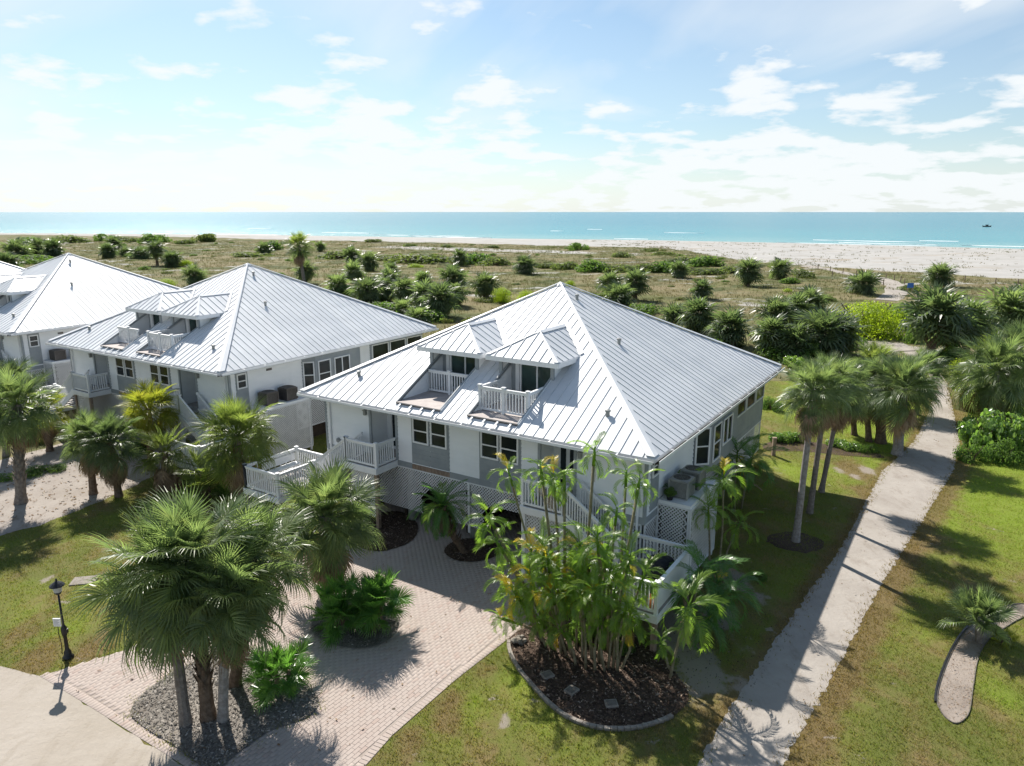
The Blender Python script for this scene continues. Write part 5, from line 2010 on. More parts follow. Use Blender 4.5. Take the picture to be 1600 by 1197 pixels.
for i, (b, r_, h_, lb, kd_) in enumerate([
    ((1545, 704), 56, 90, 'round-leaved shrub at the edge of the path below the leaning palm', 'grape'),
    ((1590, 708), 58, 100, 'round-leaved shrub cut by the right edge of the photo', 'grape'),
    ((1512, 672), 20, 38, 'small shrub jutting onto the verge of the sand path', 'grape'),
    ((1518, 720), 30, 44, 'low leafy shrub spilling onto the lawn edge by the path', 'bush'),
    ((1566, 722), 34, 50, 'front leafy shrub of the right-hand thicket facing the lawn', 'bush'),
    ((1528, 690), 28, 62, 'upright bush between the round-leaved shrub and the path', 'olive'),
    ((1570, 655), 30, 50, 'tall leafy shrub behind the trunk of the leaning palm', 'grape'),
    ((1488, 562), 26, 36, 'dark leafy shrub at the inner bend of the path', 'grape'),
    ((1515, 590), 34, 48, 'light green leafy shrub beyond the bend of the path', 'bright'),
    ((1498, 610), 16, 22, 'little shrub on the dry verge of the narrow path', 'bush'),
    ((1540, 545), 28, 40, 'yellow-green shrub between two palm clumps in the field', 'bright'),
    ((1348, 524), 84, 82, 'big bright yellow-green bush in the field beside the sandy clearing', 'bright'),
    ((1396, 512), 40, 60, 'dark green bush at the right of the bright yellow-green one', 'bush'),
    ((1332, 545), 24, 32, 'olive bush at the foot of the bright yellow-green one', 'bush'),
    ((1425, 535), 24, 30, 'leafy bush at the corner of the sandy clearing', 'bush'),
    ((1240, 575), 22, 30, 'small leafy bush near the right tip of the roof', 'grape'),
    ((1205, 640), 22, 30, 'low bush behind the screened corner of the house', 'bush'),
    ((1215, 690), 16, 24, 'leftmost small round-leaved shrub of the hedge on the back lawn', 'grape'),
    ((1232, 690), 16, 26, 'round-leaved hedge shrub left of the tall trunks, second along', 'grape'),
    ((1250, 690), 16, 25, 'round-leaved hedge shrub seen directly left of the nearest tall trunk', 'grape'),
    ((1308, 697), 18, 20, 'low round-leaved shrub right of the three tall trunks', 'grape'),
    ((1330, 702), 20, 20, 'low round-leaved shrub in front of the path-side palms', 'grape'),
    ((1354, 706), 20, 22, 'low dark shrub at the foot of the shaggy path-side trunk', 'bush'),
    ((1185, 905), 18, 22, 'low shrub on the shaded bare ground', 'bush'),
    ((1168, 700), 22, 28, 'dark bush at the back corner of the side wall', 'bush'),
    ((1190, 730), 16, 24, 'ragged bush by the fallen grey fronds', 'olive'),
    ((975, 1020), 22, 40, 'leafy filler plant among the canes on the right of the mulch bed', 'bush'),
    ((940, 1000), 24, 60, 'leafy filler plant behind the densest canes', 'bush'),
    ((905, 1000), 24, 55, 'leafy undergrowth in the middle of the mulch bed', 'grape'),
    ((30, 745), 40, 16, 'low hedge of grey-green plants left of the herringbone trunk', 'bush'),
    ((75, 735), 34, 16, 'low hedge of grey-green plants on the neighbouring sand yard', 'bush'),
    ((60, 690), 30, 50, 'brown-green thicket at the foot of the neighbouring stairs', 'olive'),
    ((215, 705), 30, 34, 'dark undergrowth behind the yellow-green palm', 'bush'),
    ((392, 805), 30, 34, 'dark leafy shrub at the low corner of the left landing', 'bush'),
    ((350, 775), 26, 26, 'dark undergrowth between the yellow-tipped palm and the ramp', 'bush'),
]):
    shrub(b, r_, h_, lb, kd_, 100 + i)


# ---------------- plants out in the dune field
def far_crown(seed, mname, nf=66, lo=-68, hi=85):
    """a whole crown as one mesh, for palms a long way off"""
    rn = random.Random(seed)
    src = [frond_fan(seed + s, mname, 15, .72, .98, d, .5, 150, .115, 2) for s, d in enumerate((.45, .8, 1.05))]
    vs, fs = [], []
    for i in range(nf):
        fr = (i + .5) / nf
        el = hi + (lo - hi) * fr ** .8 + rn.uniform(-14, 14)
        m = Matrix.Rotation(i * 2.39996, 4, 'Z') @ Matrix.Rotation(R(el), 4, 'X') @ Matrix.Rotation(rn.gauss(0, .5), 4, 'Y') @ Matrix.Scale(rn.uniform(.75, 1.12), 4)
        me = src[min(2, int(fr * 3))]
        o = len(vs)
        vs += [tuple(m @ v.co) for v in me.vertices]
        fs += [tuple(q + o for q in p.vertices) for p in me.polygons]
    me = bpy.data.meshes.new('crown')
    me.from_pydata(vs, [], fs)
    me.materials.append(M[mname])
    me.update()
    return me


FARC = {'d': [far_crown(s, 'fan_dark') for s in (1, 2, 3)], 'g': [far_crown(s, 'fan') for s in (4, 5)], 'y': [far_crown(6, 'fan_light')]}
FART = [trunk_mesh('trunk', 1.0, .2, .2, 'trunk_brown', seed=s) for s in range(2)]
SKIRT = far_crown(9, 'fan_dead', 16, -85, -50)


def dune_palm(u, v, r_px, h_px, label, kind='d', group='cabbage palms growing wild in the dune field'):
    bx, by = G(u, v)
    k = math.hypot(bx, by) / F_PX
    rn = random.Random(int(u * 31 + v))
    root = thing('cabbage_palm', label, 'palm tree', (bx, by, float(H(bx, by))), rn.random() * 6, group)
    r = r_px * k * 1.30
    h = max(.25, (h_px - r_px * 1.0) * k)
    t = put('trunk', rn.choice(FART), root)
    w = min(2.2, max(.8, r * .7))
    t.scale = (w, w, h)
    c = put('crown', rn.choice(FARC[kind]), root)
    s = r / 1.72
    c.location = (0, 0, h)
    c.scale = (s * 1.18, s * 1.18, s)
    if rn.random() < .6:
        c = put('dead_skirt', SKIRT, root)
        c.location = (0, 0, h - .1)
        c.scale = (s * .8, s * .8, s * .9)
    return root


for u, v, r_, h_, lb, *kd_ in [
    (180, 397, 10, 24, 'dark small palm behind the left house ridge'),
    (170, 404, 10, 20, 'round low palm right behind the left roof, left of the lone trunked one'),
    (198, 401, 9, 14, 'low dark palm in the grass behind the left roof'),
    (222, 405, 13, 18, 'broad dark palm in the grass left of the slender two-tier palm'),
    (246, 415, 11, 34, 'slender two-tier dark palm standing in the grass beyond the left roofs'),
    (270, 417, 12, 22, 'dark palm just right of the slender two-tier one'),
    (305, 446, 14, 28, 'dark palm close above the middle house roof ridge at its left'),
    (28, 402, 14, 22, 'palm in the far left clump, lowest at the photo edge'),
    (60, 398, 11, 20, 'palm in the middle of the far left clump'),
    (84, 402, 12, 22, 'palm on the right of the far left clump above the left roof'),
    (12, 420, 13, 20, 'grey-green palm at the left edge above the farthest roof tip'),
    (414, 398, 11, 18, 'dark round palm left of the tall fan palm on the skyline'),
    (501, 394, 7, 15, 'tiny dark palm right of the tall fan palm'),
    (478, 445, 14, 34, 'dark bush palm at the foot of the tall fan palm', 'd'),
    (550, 414, 12, 26, 'dark palm at the top left of the thicket between the two houses'),
    (577, 424, 14, 28, 'tall dark palm at the back of the thicket between the two houses'),
    (553, 438, 15, 26, 'palm in the second row of the thicket between the two houses, left side', 'g'),
    (530, 462, 17, 32, 'leftmost palm of the thicket above the middle house roof', 'g'),
    (612, 432, 12, 20, 'small palm at the back right of the thicket'),
    (575, 476, 20, 42, 'big palm at the heart of the thicket above the middle roof'),
    (602, 470, 18, 38, 'palm right of the thicket heart', 'd'),
    (632, 478, 18, 42, 'tall pale-trunked palm in the thicket', 'd'),
    (608, 446, 14, 24, 'palm crown peeping from behind the thicket heart', 'g'),
    (662, 448, 14, 22, 'palm at the right back of the thicket', 'g'),
    (664, 486, 19, 44, 'palm on the right side of the thicket, light on its crown', 'g'),
    (688, 496, 24, 52, 'largest dark palm at the right end of the thicket'),
    (712, 480, 16, 34, 'dark palm behind the largest one at the right end of the thicket'),
    (628, 492, 16, 24, 'low palm in front of the thicket, left one', 'g'),
    (652, 504, 18, 24, 'low palm in front of the thicket, right one', 'g'),
    (709, 456, 19, 40, 'dark palm standing apart right of the thicket'),
    (758, 468, 18, 42, 'dark oval palm standing alone left of the bright bushes'),
    (718, 416, 12, 26, 'dark palm in the long shrub band beyond the thicket'),
    (820, 429, 15, 27, 'round dark palm alone in the grass left of the main roof peak'),
    (952, 462, 17, 34, 'palm just beyond the main roof peak on its right', 'd'),
    (992, 470, 18, 46, 'tall narrow palm beyond the right slope of the main roof'),
    (966, 478, 22, 34, 'broad palm hugging the main roof ridge', 'd'),
    (1060, 434, 13, 25, 'small palm by the right end of the shrub band'),
    (1168, 448, 17, 40, 'two-stemmed palm in the right field before the beach'),
    (1096, 468, 15, 28, 'lone round palm in the dry grass right of the roof'),
    (1089, 520, 25, 52, 'large dark palm beyond the long right slope of the roof'),
    (1140, 540, 28, 55, 'largest dark palm beyond the right slope, near the roof edge'),
    (1052, 502, 20, 26, 'low palm behind the middle of the right roof slope'),
    (1218, 438, 14, 30, 'lone dark palm halfway to the beach at the right'),
    (1347, 459, 18, 32, 'round dark palm beside the beach path'),
    (1465, 448, 16, 30, 'palm alone in the grass right of the beach path'),
    (1210, 520, 22, 52, 'left palm of the dark grove behind the roof tip', 'd'),
    (1240, 512, 22, 48, 'back palm of the dark grove behind the roof tip', 'd'),
    (1205, 556, 26, 60, 'front left palm of the dark grove, close to the roof edge', 'd'),
    (1280, 556, 34, 68, 'big front palm of the dark grove with a hanging skirt', 'd'),
    (1262, 505, 20, 50, 'slim palm at the back of the dark grove', 'd'),
    (1312, 552, 26, 56, 'right palm of the dark grove beside the bright bush', 'd'),
    (1240, 560, 26, 50, 'middle front palm of the dark grove', 'd'),
    (1452, 562, 34, 100, 'tallest dark-skirted palm beside the sandy clearing', 'd'),
    (1478, 556, 28, 70, 'palm between the two tall dark-skirted ones by the clearing', 'd'),
    (1508, 552, 27, 72, 'dark-skirted palm on the right of the clearing pair', 'g'),
    (1572, 520, 30, 56, 'broad palm at the right edge of the field', 'g'),
    (1594, 512, 24, 52, 'palm cut by the right edge halfway to the beach', 'd'),
]:
    dune_palm(u, v, r_, h_, lb, *kd_)

# the tall washingtonia on the skyline
bx, by = G(479, 462)
wp = thing('tall_fan_palm', 'tall fan palm whose crown rises against the sea beyond the middle roof', 'palm tree', (bx, by, 0), 0)
hd = AT(467, 384, by)
put('trunk', trunk_mesh('trunk', hd.z, .30, .20, 'trunk', (hd.x - bx, 0), .05, 0, 2), wp)
crown(wp, Vector((hd.x - bx, 0, hd.z)), 40, fans('fan_light', 'mid') + fans('fan', 'mid'), 26 * by / F_PX / 1.8, 77, -55, 85, 14)

GS = 'low shrubs scattered over the dune field'
for i, (u, v, r_, h_, lb, kd_) in enumerate([
    (290, 416, 14, 13, 'bright green shrub right of the two-tier palm', 'bright'),
    (262, 446, 22, 14, 'long bright green shrub just above the left roof', 'bright'),
    (235, 446, 16, 12, 'left end of the bright green shrubs above the left roof', 'bright'),
    (322, 378, 20, 25, 'tallest dark green bush on the far left shoreline', 'far'),
    (290, 381, 16, 13, 'round bush left of the tallest shoreline bush', 'far'),
    (230, 381, 23, 21, 'dark bushy mound on the far left shoreline', 'fard'),
    (252, 379, 19, 16, 'bush at the right of the shoreline mound', 'fard'),
    (196, 378, 20, 14, 'low shoreline bush left of the dark mound', 'far'),
    (165, 377, 16, 17, 'shoreline bush with a rounded top at the left', 'fard'),
    (110, 380, 25, 18, 'wide shoreline bush above the left roof ridge', 'far'),
    (85, 379, 17, 13, 'flat shoreline bush further left', 'far'),
    (40, 380, 29, 13, 'longest flat shoreline bush near the left edge', 'fard'),
    (430, 391, 20, 20, 'dark bush right against the left of the tall fan palm crown', 'fard'),
    (390, 402, 32, 14, 'green shrub patch left below the tall fan palm', 'far'),
    (532, 404, 38, 20, 'left end of the green shrub band beyond the thicket', 'far'),
    (602, 408, 35, 17, 'bright part of the shrub band left of centre', 'far'),
    (640, 411, 38, 22, 'green shrub mound in the band beyond the thicket', 'far'),
    (675, 411, 38, 25, 'largest green shrub mound in the band', 'far'),
    (742, 412, 38, 26, 'shrub mound in the band left of the roof peak', 'fard'),
    (775, 416, 32, 20, 'right end shrub of the left band', 'far'),
    (650, 418, 18, 9, 'low yellow-green shrub in front of the band', 'bright'),
    (785, 474, 28, 34, 'bright green bush against the left slope of the main roof', 'bright'),
    (822, 474, 24, 26, 'bright green bush beside the main roof slope, right one', 'bright'),
    (890, 446, 16, 14, 'bright bush just behind the main roof peak', 'bright'),
    (735, 506, 18, 18, 'olive tuft bush above the left dormer', 'olive'),
    (700, 505, 16, 16, 'olive bush at the end of the middle roof', 'olive'),
    (905, 392, 17, 18, 'lone round green bush on the dune line at the centre', 'fard'),
    (583, 379, 16, 10, 'small dark bush on the dune line behind the tall fan palm', 'far'),
    (640, 386, 13, 8, 'tiny bush on the white dune strip', 'far'),
    (700, 387, 13, 8, 'tiny bush on the white dune strip, farther right', 'far'),
    (770, 388, 13, 8, 'tiny bush at the right of the white dune strip', 'far'),
    (973, 402, 19, 18, 'dark shrub before the pale sand right of the centre bush', 'far'),
    (1016, 393, 16, 10, 'low shrub on the sand strip', 'far'),
    (1036, 398, 20, 9, 'flat shrub at the end of the sand strip', 'far'),
    (855, 418, 26, 17, 'left shrub of the long right-hand band', 'far'),
    (885, 421, 29, 21, 'leafy shrub of the right-hand band behind the peak', 'far'),
    (920, 425, 32, 25, 'dark shrub of the right-hand band beyond the peak', 'fard'),
    (955, 425, 35, 23, 'green shrub of the right-hand band', 'far'),
    (1000, 426, 38, 23, 'middle shrub of the right-hand band', 'far'),
    (1030, 426, 35, 22, 'dark low shrub of the right-hand band', 'fard'),
    (1075, 414, 38, 22, 'rear shrub of the right-hand band', 'far'),
    (1110, 417, 38, 22, 'rear right shrub of the right-hand band', 'fard'),
    (1095, 428, 35, 18, 'front shrub of the right-hand band', 'far'),
    (1140, 426, 35, 18, 'right end shrub of the right-hand band', 'far'),
    (1124, 437, 10, 9, 'small grey shrub in dry grass left of the two-stemmed palm', 'olive'),
    (1250, 434, 29, 20, 'spreading green shrub right of the lone dark palm', 'far'),
    (1238, 444, 20, 12, 'low green shrub in front of the spreading one', 'fard'),
    (1420, 455, 16, 17, 'small bush beside the blue sign', 'far'),
    (1285, 470, 20, 16, 'small leafy bush at the left of the grove top', 'far'),
    (560, 462, 34, 26, 'dense dark undergrowth at the left of the palm thicket', 'fard'),
    (600, 490, 36, 28, 'dense dark undergrowth in front of the thicket heart', 'fard'),
    (640, 470, 34, 24, 'leafy undergrowth in the middle of the thicket', 'fard'),
    (672, 500, 34, 28, 'leafy undergrowth at the right end of the thicket', 'fard'),
    (590, 440, 30, 20, 'leafy undergrowth at the back of the thicket', 'far'),
    (1225, 560, 44, 36, 'dark undergrowth at the left of the grove behind the roof tip', 'fard'),
    (1262, 562, 44, 40, 'dark undergrowth at the middle of the grove', 'fard'),
    (1300, 560, 36, 34, 'green undergrowth at the right of the grove', 'far'),
    (1110, 545, 34, 22, 'leafy undergrowth between the two big palms beyond the right slope', 'fard'),
    (1010, 490, 34, 22, 'leafy undergrowth close behind the right roof slope', 'fard'),
    (930, 470, 30, 22, 'leafy undergrowth just right of the roof peak', 'far'),
    (60, 412, 40, 20, 'dark undergrowth of the far left palm clump', 'fard'),
    (1480, 566, 40, 30, 'dark undergrowth of the clump by the clearing', 'fard'),
    (1230, 458, 10, 7, 'low bright shrub in the dry grass of the right field', 'bright'),
]):
    shrub((u, v), r_ * (1.25 if kd_ in ('far', 'fard') else 1), h_ * (.85 if kd_ in ('far', 'fard') else 1), lb, kd_, 300 + i, GS, yscale=.55 + .3 * ((i * 7) % 5) / 4)
rn_ = random.Random(12)
nb = 0
houses_xy = [(2.27, 34.03), (-16.94, 46.88), (-35.61, 58.89), (-54.3, 71.0)]
while nb < 240:
    x, y = rn_.uniform(-190, 120), rn_.uniform(75, 330)
    u, v = PX((x, y, 0))
    if not (-20 < u < 1620) or y > veg_y(x) - 12 or (1260 < u < 1420 and v < 480) or any(abs(x - a) < 17 and abs(y - b) < 18 for a, b in houses_xy):
        continue
    k = y / F_PX
    rr = rn_.uniform(.5, 1.7)
    shrub((u, v), rr / k, rr * rn_.uniform(.4, .7) / k, 'small low shrub among many alike in the dry dune grass', rn_.choice(('far', 'olive', 'olive', 'fard')), 500 + nb, 'small alike shrubs strewn over the dune grass')
    nb += 1


# ---------------- ground cover
def blades(name, pts, zs, hmin, hmax, w, m, per=3, spread=.05, lean=.5):
    n = len(pts)
    P = np.repeat(pts, per, 0) + rng.normal(0, spread, (n * per, 2))
    z0 = np.repeat(zs, per)
    k = n * per
    a = rng.uniform(0, 2 * np.pi, k)
    h = rng.uniform(hmin, hmax, k)
    le = rng.uniform(.1, lean, k) * h
    b = rng.uniform(0, 2 * np.pi, k)
    ww = w * rng.uniform(.6, 1.4, k)
    V = np.empty((k, 3, 3))
    V[:, 0, 0], V[:, 0, 1], V[:, 0, 2] = P[:, 0] - np.cos(a) * ww / 2, P[:, 1] - np.sin(a) * ww / 2, z0 - .01
    V[:, 1, 0], V[:, 1, 1], V[:, 1, 2] = P[:, 0] + np.cos(a) * ww / 2, P[:, 1] + np.sin(a) * ww / 2, z0 - .01
    V[:, 2, 0], V[:, 2, 1], V[:, 2, 2] = P[:, 0] + np.cos(b) * le, P[:, 1] + np.sin(b) * le, z0 + h
    me = npmesh(name, V.reshape(-1, 3), np.arange(k * 3), 3, m)
    if m is M['blade']:
        ground_attrs(me, np.repeat(P[:, 0], 3), np.repeat(P[:, 1], 3))
    put(name, me, None, kind='stuff')


def in_view(x, y, pad=30):
    f = y * math.cos(PITCH) + CAM_H * math.sin(PITCH)
    up = y * math.sin(PITCH) - CAM_H * math.cos(PITCH)
    u, v = 800 + F_PX * x / f, 598.5 - F_PX * up / f
    return (u > -pad) & (u < 1600 + pad) & (v < 1197 + pad) & (v > 331)


n = 900000
gx, gy = rng.uniform(-34, 36, n), rng.uniform(12, 60, n)
k = in_view(gx, gy) & inside(P_LAWN, gx, gy)
for pl in (P_ROAD, P_DRIVE, P_ISLE, P_BED2, P_BED5, P_BED6, P_SAND3):
    k &= ~inside(pl, gx, gy)
gx, gy = gx[k], gy[k]
ip = inside(P_PATH, gx, gy) | (inside(P_SHADE, gx, gy) & (rng.random(len(gx)) < .35))
ca, sa = math.cos(HROT), math.sin(HROT)
hx, hy = (gx - HC.x) * ca + (gy - HC.y) * sa, -(gx - HC.x) * sa + (gy - HC.y) * ca
ip |= (abs(hx) < 8.2) & (abs(hy) < 8.0)
patchy = np.sin(gx * 1.7 + 2 * np.sin(gy * .9)) * np.sin(gy * 1.3 + 1.5 * np.sin(gx * .7)) + .5 * np.sin(gx * 4.1 + gy * 3.3)
dens = np.clip(20 / np.hypot(gx, gy), .25, 1.0) * np.where(patchy > .62, .35, 1.0) * (1 - .9 * np.clip(spots(BARE, gx, gy) * 1.5, 0, 1))
k = ~ip & (rng.random(len(gx)) < dens)
gx, gy = gx[k], gy[k]
blades('grass', np.stack([gx, gy], 1), np.full(len(gx), .004), .035, .085, .022, M['blade'], 2, .04, 1.1)

# taller ragged edge of grass creeping over the path
e = []
for pl in (P_PATH, P_BED5, [p for p in P_ISLE]):
    if pl is P_ISLE:
        continue
    for i in range(len(pl)):
        a, b = pl[i], pl[(i + 1) % len(pl)]
        L = math.hypot(b[0] - a[0], b[1] - a[1])
        if L > 30 or min(a[1], b[1]) < 12:
            continue
        for j in range(int(L * 26)):
            t = random.random()
            e.append((a[0] + (b[0] - a[0]) * t + random.gauss(0, .13), a[1] + (b[1] - a[1]) * t + random.gauss(0, .13)))
for i in (0, 1, 2):
    pass
e = np.array(e)
kk = ~inside(P_SHADE, e[:, 0], e[:, 1]) & ~inside(P_BED5, e[:, 0], e[:, 1])
e = e[kk]
blades('grass_edge', e, np.full(len(e), .008), .04, .10, .024, M['blade'], 3, .05, 1.2)

n = 210000
gx, gy = rng.uniform(-240, 170, n), 42 + 300 * rng.random(n) ** 1.5
k = in_view(gx, gy) & (gy < veg_y(gx) - 4) & ~inside(P_LAWN, gx, gy) & ~inside(P_SAND3, gx, gy) & ~inside(P_PATH, gx, gy)
clump = np.sin(gx * .42 + 2 * np.sin(gy * .23)) * np.sin(gy * .37 + 1.6 * np.sin(gx * .19)) + .6 * np.sin(gx * 1.3 + gy * .9) * np.sin(gy * 1.1 - gx * .6)
k &= rng.random(n) < np.clip(.62 + .5 * clump, .10, 1)
for a, b in houses_xy:
    q, w_ = (gx - a) * ca + (gy - b) * sa, -(gx - a) * sa + (gy - b) * ca
    k &= ~((abs(q) < 8.6) & (abs(w_) < 8.8))
for (x0, y0, w_) in bp + [(*G(1360, 540), 7), (*G(1392, 545), 7)]:
    k &= np.hypot(gx - x0, (gy - y0)) > w_ * .9
gx, gy = gx[k], gy[k]
blades('dune_grass', np.stack([gx, gy], 1), H(gx, gy), .18, .55, .06, M['dune_blade'], 4, .16, .8)


n = 5200
gx = rng.uniform(35, 230, n)
gy = veg_y(gx) + rng.random(n) ** 1.6 * (shore_y(gx) - 22 - veg_y(gx))
cl = np.sin(gx * .21 + 1.7 * np.sin(gy * .06)) * np.sin(gy * .19 + gx * .05) + .5 * np.sin(gx * .9 + gy * .4)
k = in_view(gx, gy) & (cl > .35)
blades('beach_grass', np.stack([gx[k], gy[k]], 1), H(gx[k], gy[k]), .15, .45, .16, M['dune_blade'], 5, .35, 1.0)


def chips(name, polys, n, size, m, z, keep=1.0):
    P = []
    for pl in polys:
        xs, ys = [p[0] for p in pl], [p[1] for p in pl]
        area = (max(xs) - min(xs)) * (max(ys) - min(ys))
        q = int(n * area)
        x, y = rng.uniform(min(xs), max(xs), q), rng.uniform(min(ys), max(ys), q)
        s = inside(pl, x, y)
        P.append(np.stack([x[s], y[s]], 1))
    P = np.concatenate(P)
    k = len(P)
    a = rng.uniform(0, 6.28, k)
    t = rng.normal(0, .45, k)
    s = size * rng.uniform(.5, 1.5, k)
    d = np.stack([np.cos(a), np.sin(a), t * .5], 1) * s[:, None]
    e = np.stack([-np.sin(a), np.cos(a), rng.normal(0, .4, k)], 1) * s[:, None] * .42
    c = np.concatenate([P, np.full((k, 1), z)], 1) + np.stack([np.zeros(k), np.zeros(k), rng.uniform(0, .03, k)], 1)
    V = np.stack([c - d - e, c + d - e, c + d + e, c - d + e], 1).reshape(-1, 3)
    put(name, npmesh(name, V, np.arange(k * 4), 4, m), None, kind='stuff')


chips('mulch_chips', [P_BED5, P_BED3, P_BED4], 420, .028, M['chip'], .04)
chips('grey_mulch_chips', [P_ISLE, P_BED2], 420, .026, M['chip_grey'], .05)
chips('leaf_litter', [P_SHADE], 45, .018, M['chip'], .02)
chips('leaf_litter', [P_BED6], 160, .014, M['leafbit'], .025)
chips('fallen_leaves', [P_PATH], 2.5, .025, M['leafbit'], .022)
chips('fallen_leaves', [P_DRIVE], 2.0, .03, M['leafbit'], .035)
chips('fallen_leaves', [P_SAND3], 8, .05, M['leafbit'], .022)

# ------------------------------------------------------------------ objects standing about
# concrete edging of the mulch bed, laid in short blocks
ed = thing('bed_edging', 'pale curved concrete edging along the mulch bed and lawn', 'garden edging', (*P_BED5[0], 0))
seg = [p for p in P_BED5]
n = len(seg)
a0 = min(range(n), key=lambda i: (PX((*seg[i], 0))[0] - 795) ** 2 + (PX((*seg[i], 0))[1] - 1003) ** 2)
a1 = min(range(n), key=lambda i: (PX((*seg[i], 0))[0] - 1050) ** 2 + (PX((*seg[i], 0))[1] - 1122) ** 2)
chain, i = [], a0
i = a0
step = -1
while True:
    chain.append(seg[i])
    if i == a1:
        break
    i = (i + step) % n
ox, oy = P_BED5[0]
acc = 0
for p, q in zip(chain, chain[1:]):
    L = math.hypot(q[0] - p[0], q[1] - p[1])
    m_ = max(1, round(L / .42))
    for j in range(m_):
        a_, b_ = Vector((*p, 0)).lerp(Vector((*q, 0)), j / m_), Vector((*p, 0)).lerp(Vector((*q, 0)), (j + 1) / m_)
        d = (b_ - a_).normalized() * .006
        o_ = Vector((ox, oy, -.035 - random.uniform(0, .015)))
        MB().bar(a_ + d - o_, b_ - d - o_, .11, .09).build('edging_block', M['stone'], ed)

for (u, v, rot, lb) in ((855, 1058, .5, 'left square paving stone on the dark mulch'), (955, 1103, .1, 'right square paving stone on the dark mulch near the edging'), (893, 1082, .8, 'worn paving stone between the two square ones on the mulch')):
    x, y = G(u, v)
    t = thing('paving_stone', lb, 'paving stone', (x, y, 0), rot, 'paving stones on the mulch bed')
    sl = MB().poly([(-.17, -.15, .03), (.17, -.15, .03), (.17, .15, .03), (-.17, .15, .03)], (0, 0, .07)).build('slab', M['stone'], t)
    MB().poly([(-.13, -.11, .102), (.13, -.11, .102), (.13, .11, .102), (-.13, .11, .102)], (0, 0, .012)).build('worn_face', M['edging'], sl)

x, y = G(810, 1003)
pil = thing('stone_pile', 'small heap of pale stones at the left corner of the mulch bed', 'stones', (x, y, 0))
for j in range(7):
    rn_ = random.Random(j)
    a = rn_.random() * 6.28
    r = rn_.uniform(0, .22)
    mb = MB()
    mb.lathe([(.02, -.05), (.10 * rn_.uniform(.7, 1.3), -.02), (.11 * rn_.uniform(.7, 1.2), .04), (.05, .10), (.0, .11)], 7, (math.cos(a) * r, math.sin(a) * r, .04 + (.08 if j > 4 else 0)))
    mb.build('stone', M['stone' if j % 3 else 'edging'], pil)

# dark rubber edging of the long sandy bed
be = thing('plastic_edging', 'thin dark edging strip round the long sandy bed', 'garden edging', (*P_BED6[0], 0))
mb = MB()
ox, oy = P_BED6[0]
for p, q in zip(P_BED6, P_BED6[1:] + P_BED6[:1]):
    mb.bar((p[0] - ox, p[1] - oy, .01), (q[0] - ox, q[1] - oy, .01), .025, .06)
mb.build('edging_strip', M['edging'], be)
mb = MB()
sel = [p for p in P_BED6 if PX((*p, 0))[0] < 1515 and PX((*p, 0))[1] < 1105]
for p, q in zip(sel, sel[1:]):
    if math.hypot(p[0] - q[0], p[1] - q[1]) < 2:
        mb.bar((p[0] - ox - .05, p[1] - oy, .02), (q[0] - ox - .05, q[1] - oy, .02), .05, .08)
mb.build('dark_strip', M['black'], be)
fan_shrub((1568, 1006), 17, 26, 'tiny pale yellow tuft plant on the lawn beside the sandy bed', 'fan_yellow', 46, 12)

# lamp post on the left lawn
x, y = G(107, 1028)
lp = thing('lamp_post', 'black lamp post with a small pale notice standing on the left lawn', 'lamp post', (x, y, 0))
tilt = Matrix.Rotation(R(-2), 4, 'Y')
mb = MB()
mb.lathe([(.16, 0), (.16, .06), (.11, .10), (.10, .22), (.07, .28), (.055, .34), (.05, .75), (.07, .78), (.08, .84), (.085, .90), (.085, 1.02), (.05, 1.08), (.033, 1.14), (.028, 2.12)], 12)
mb.build('post', M['black'], lp, True)
mb = MB()
mb.lathe([(.03, 2.10), (.08, 2.14), (.11, 2.20)], 8)
mb.build('lantern_base', M['black'], lp)
gl = MB().lathe([(.10, 2.20), (.145, 2.40)], 8).build('lantern_glass', M['curtain'], lp)
cp = MB().lathe([(.21, 2.40), (.20, 2.425), (.12, 2.49), (.06, 2.53), (.025, 2.55), (.03, 2.60), (.0, 2.64)], 12).build('lantern_cap', M['black'], lp)
mb = MB()
mb.box(-.20, .02, -.13, -.105, 1.14, 1.40)
nb_ = mb.build('notice', M['white'], lp)
mb = MB()
for j in range(5):
    mb.box(-.18, -.02 - (.04 if j % 2 else 0), -.1335, -.1305, 1.18 + j * .04, 1.192 + j * .04)
mb.build('notice_lines', M['acgrey'], nb_)
mb = MB()
mb.tube([(-.09, -.10, 1.15), (-.11, -.1, .9), (-.08, -.09, .55), (-.1, -.1, .2)], .012, 5)
mb.build('cable', M['black'], lp)
mb = MB()
mb.box(.04, .11, -.04, .04, .86, .98)
mb.build('junction_box', M['black'], lp)

# slabs on the lawn behind the lamp
for (u, v, w_, d_, lb) in ((132, 908, .42, .3, 'pale flat stepping slab on the lawn right of the lamp top'),):
    x, y = G(u, v)
    t = thing('stepping_slab', lb, 'paving stone', (x, y, 0), .2)
    MB().box(-w_, w_, -d_, d_, .0, .045).build('slab', M['stone'], t)


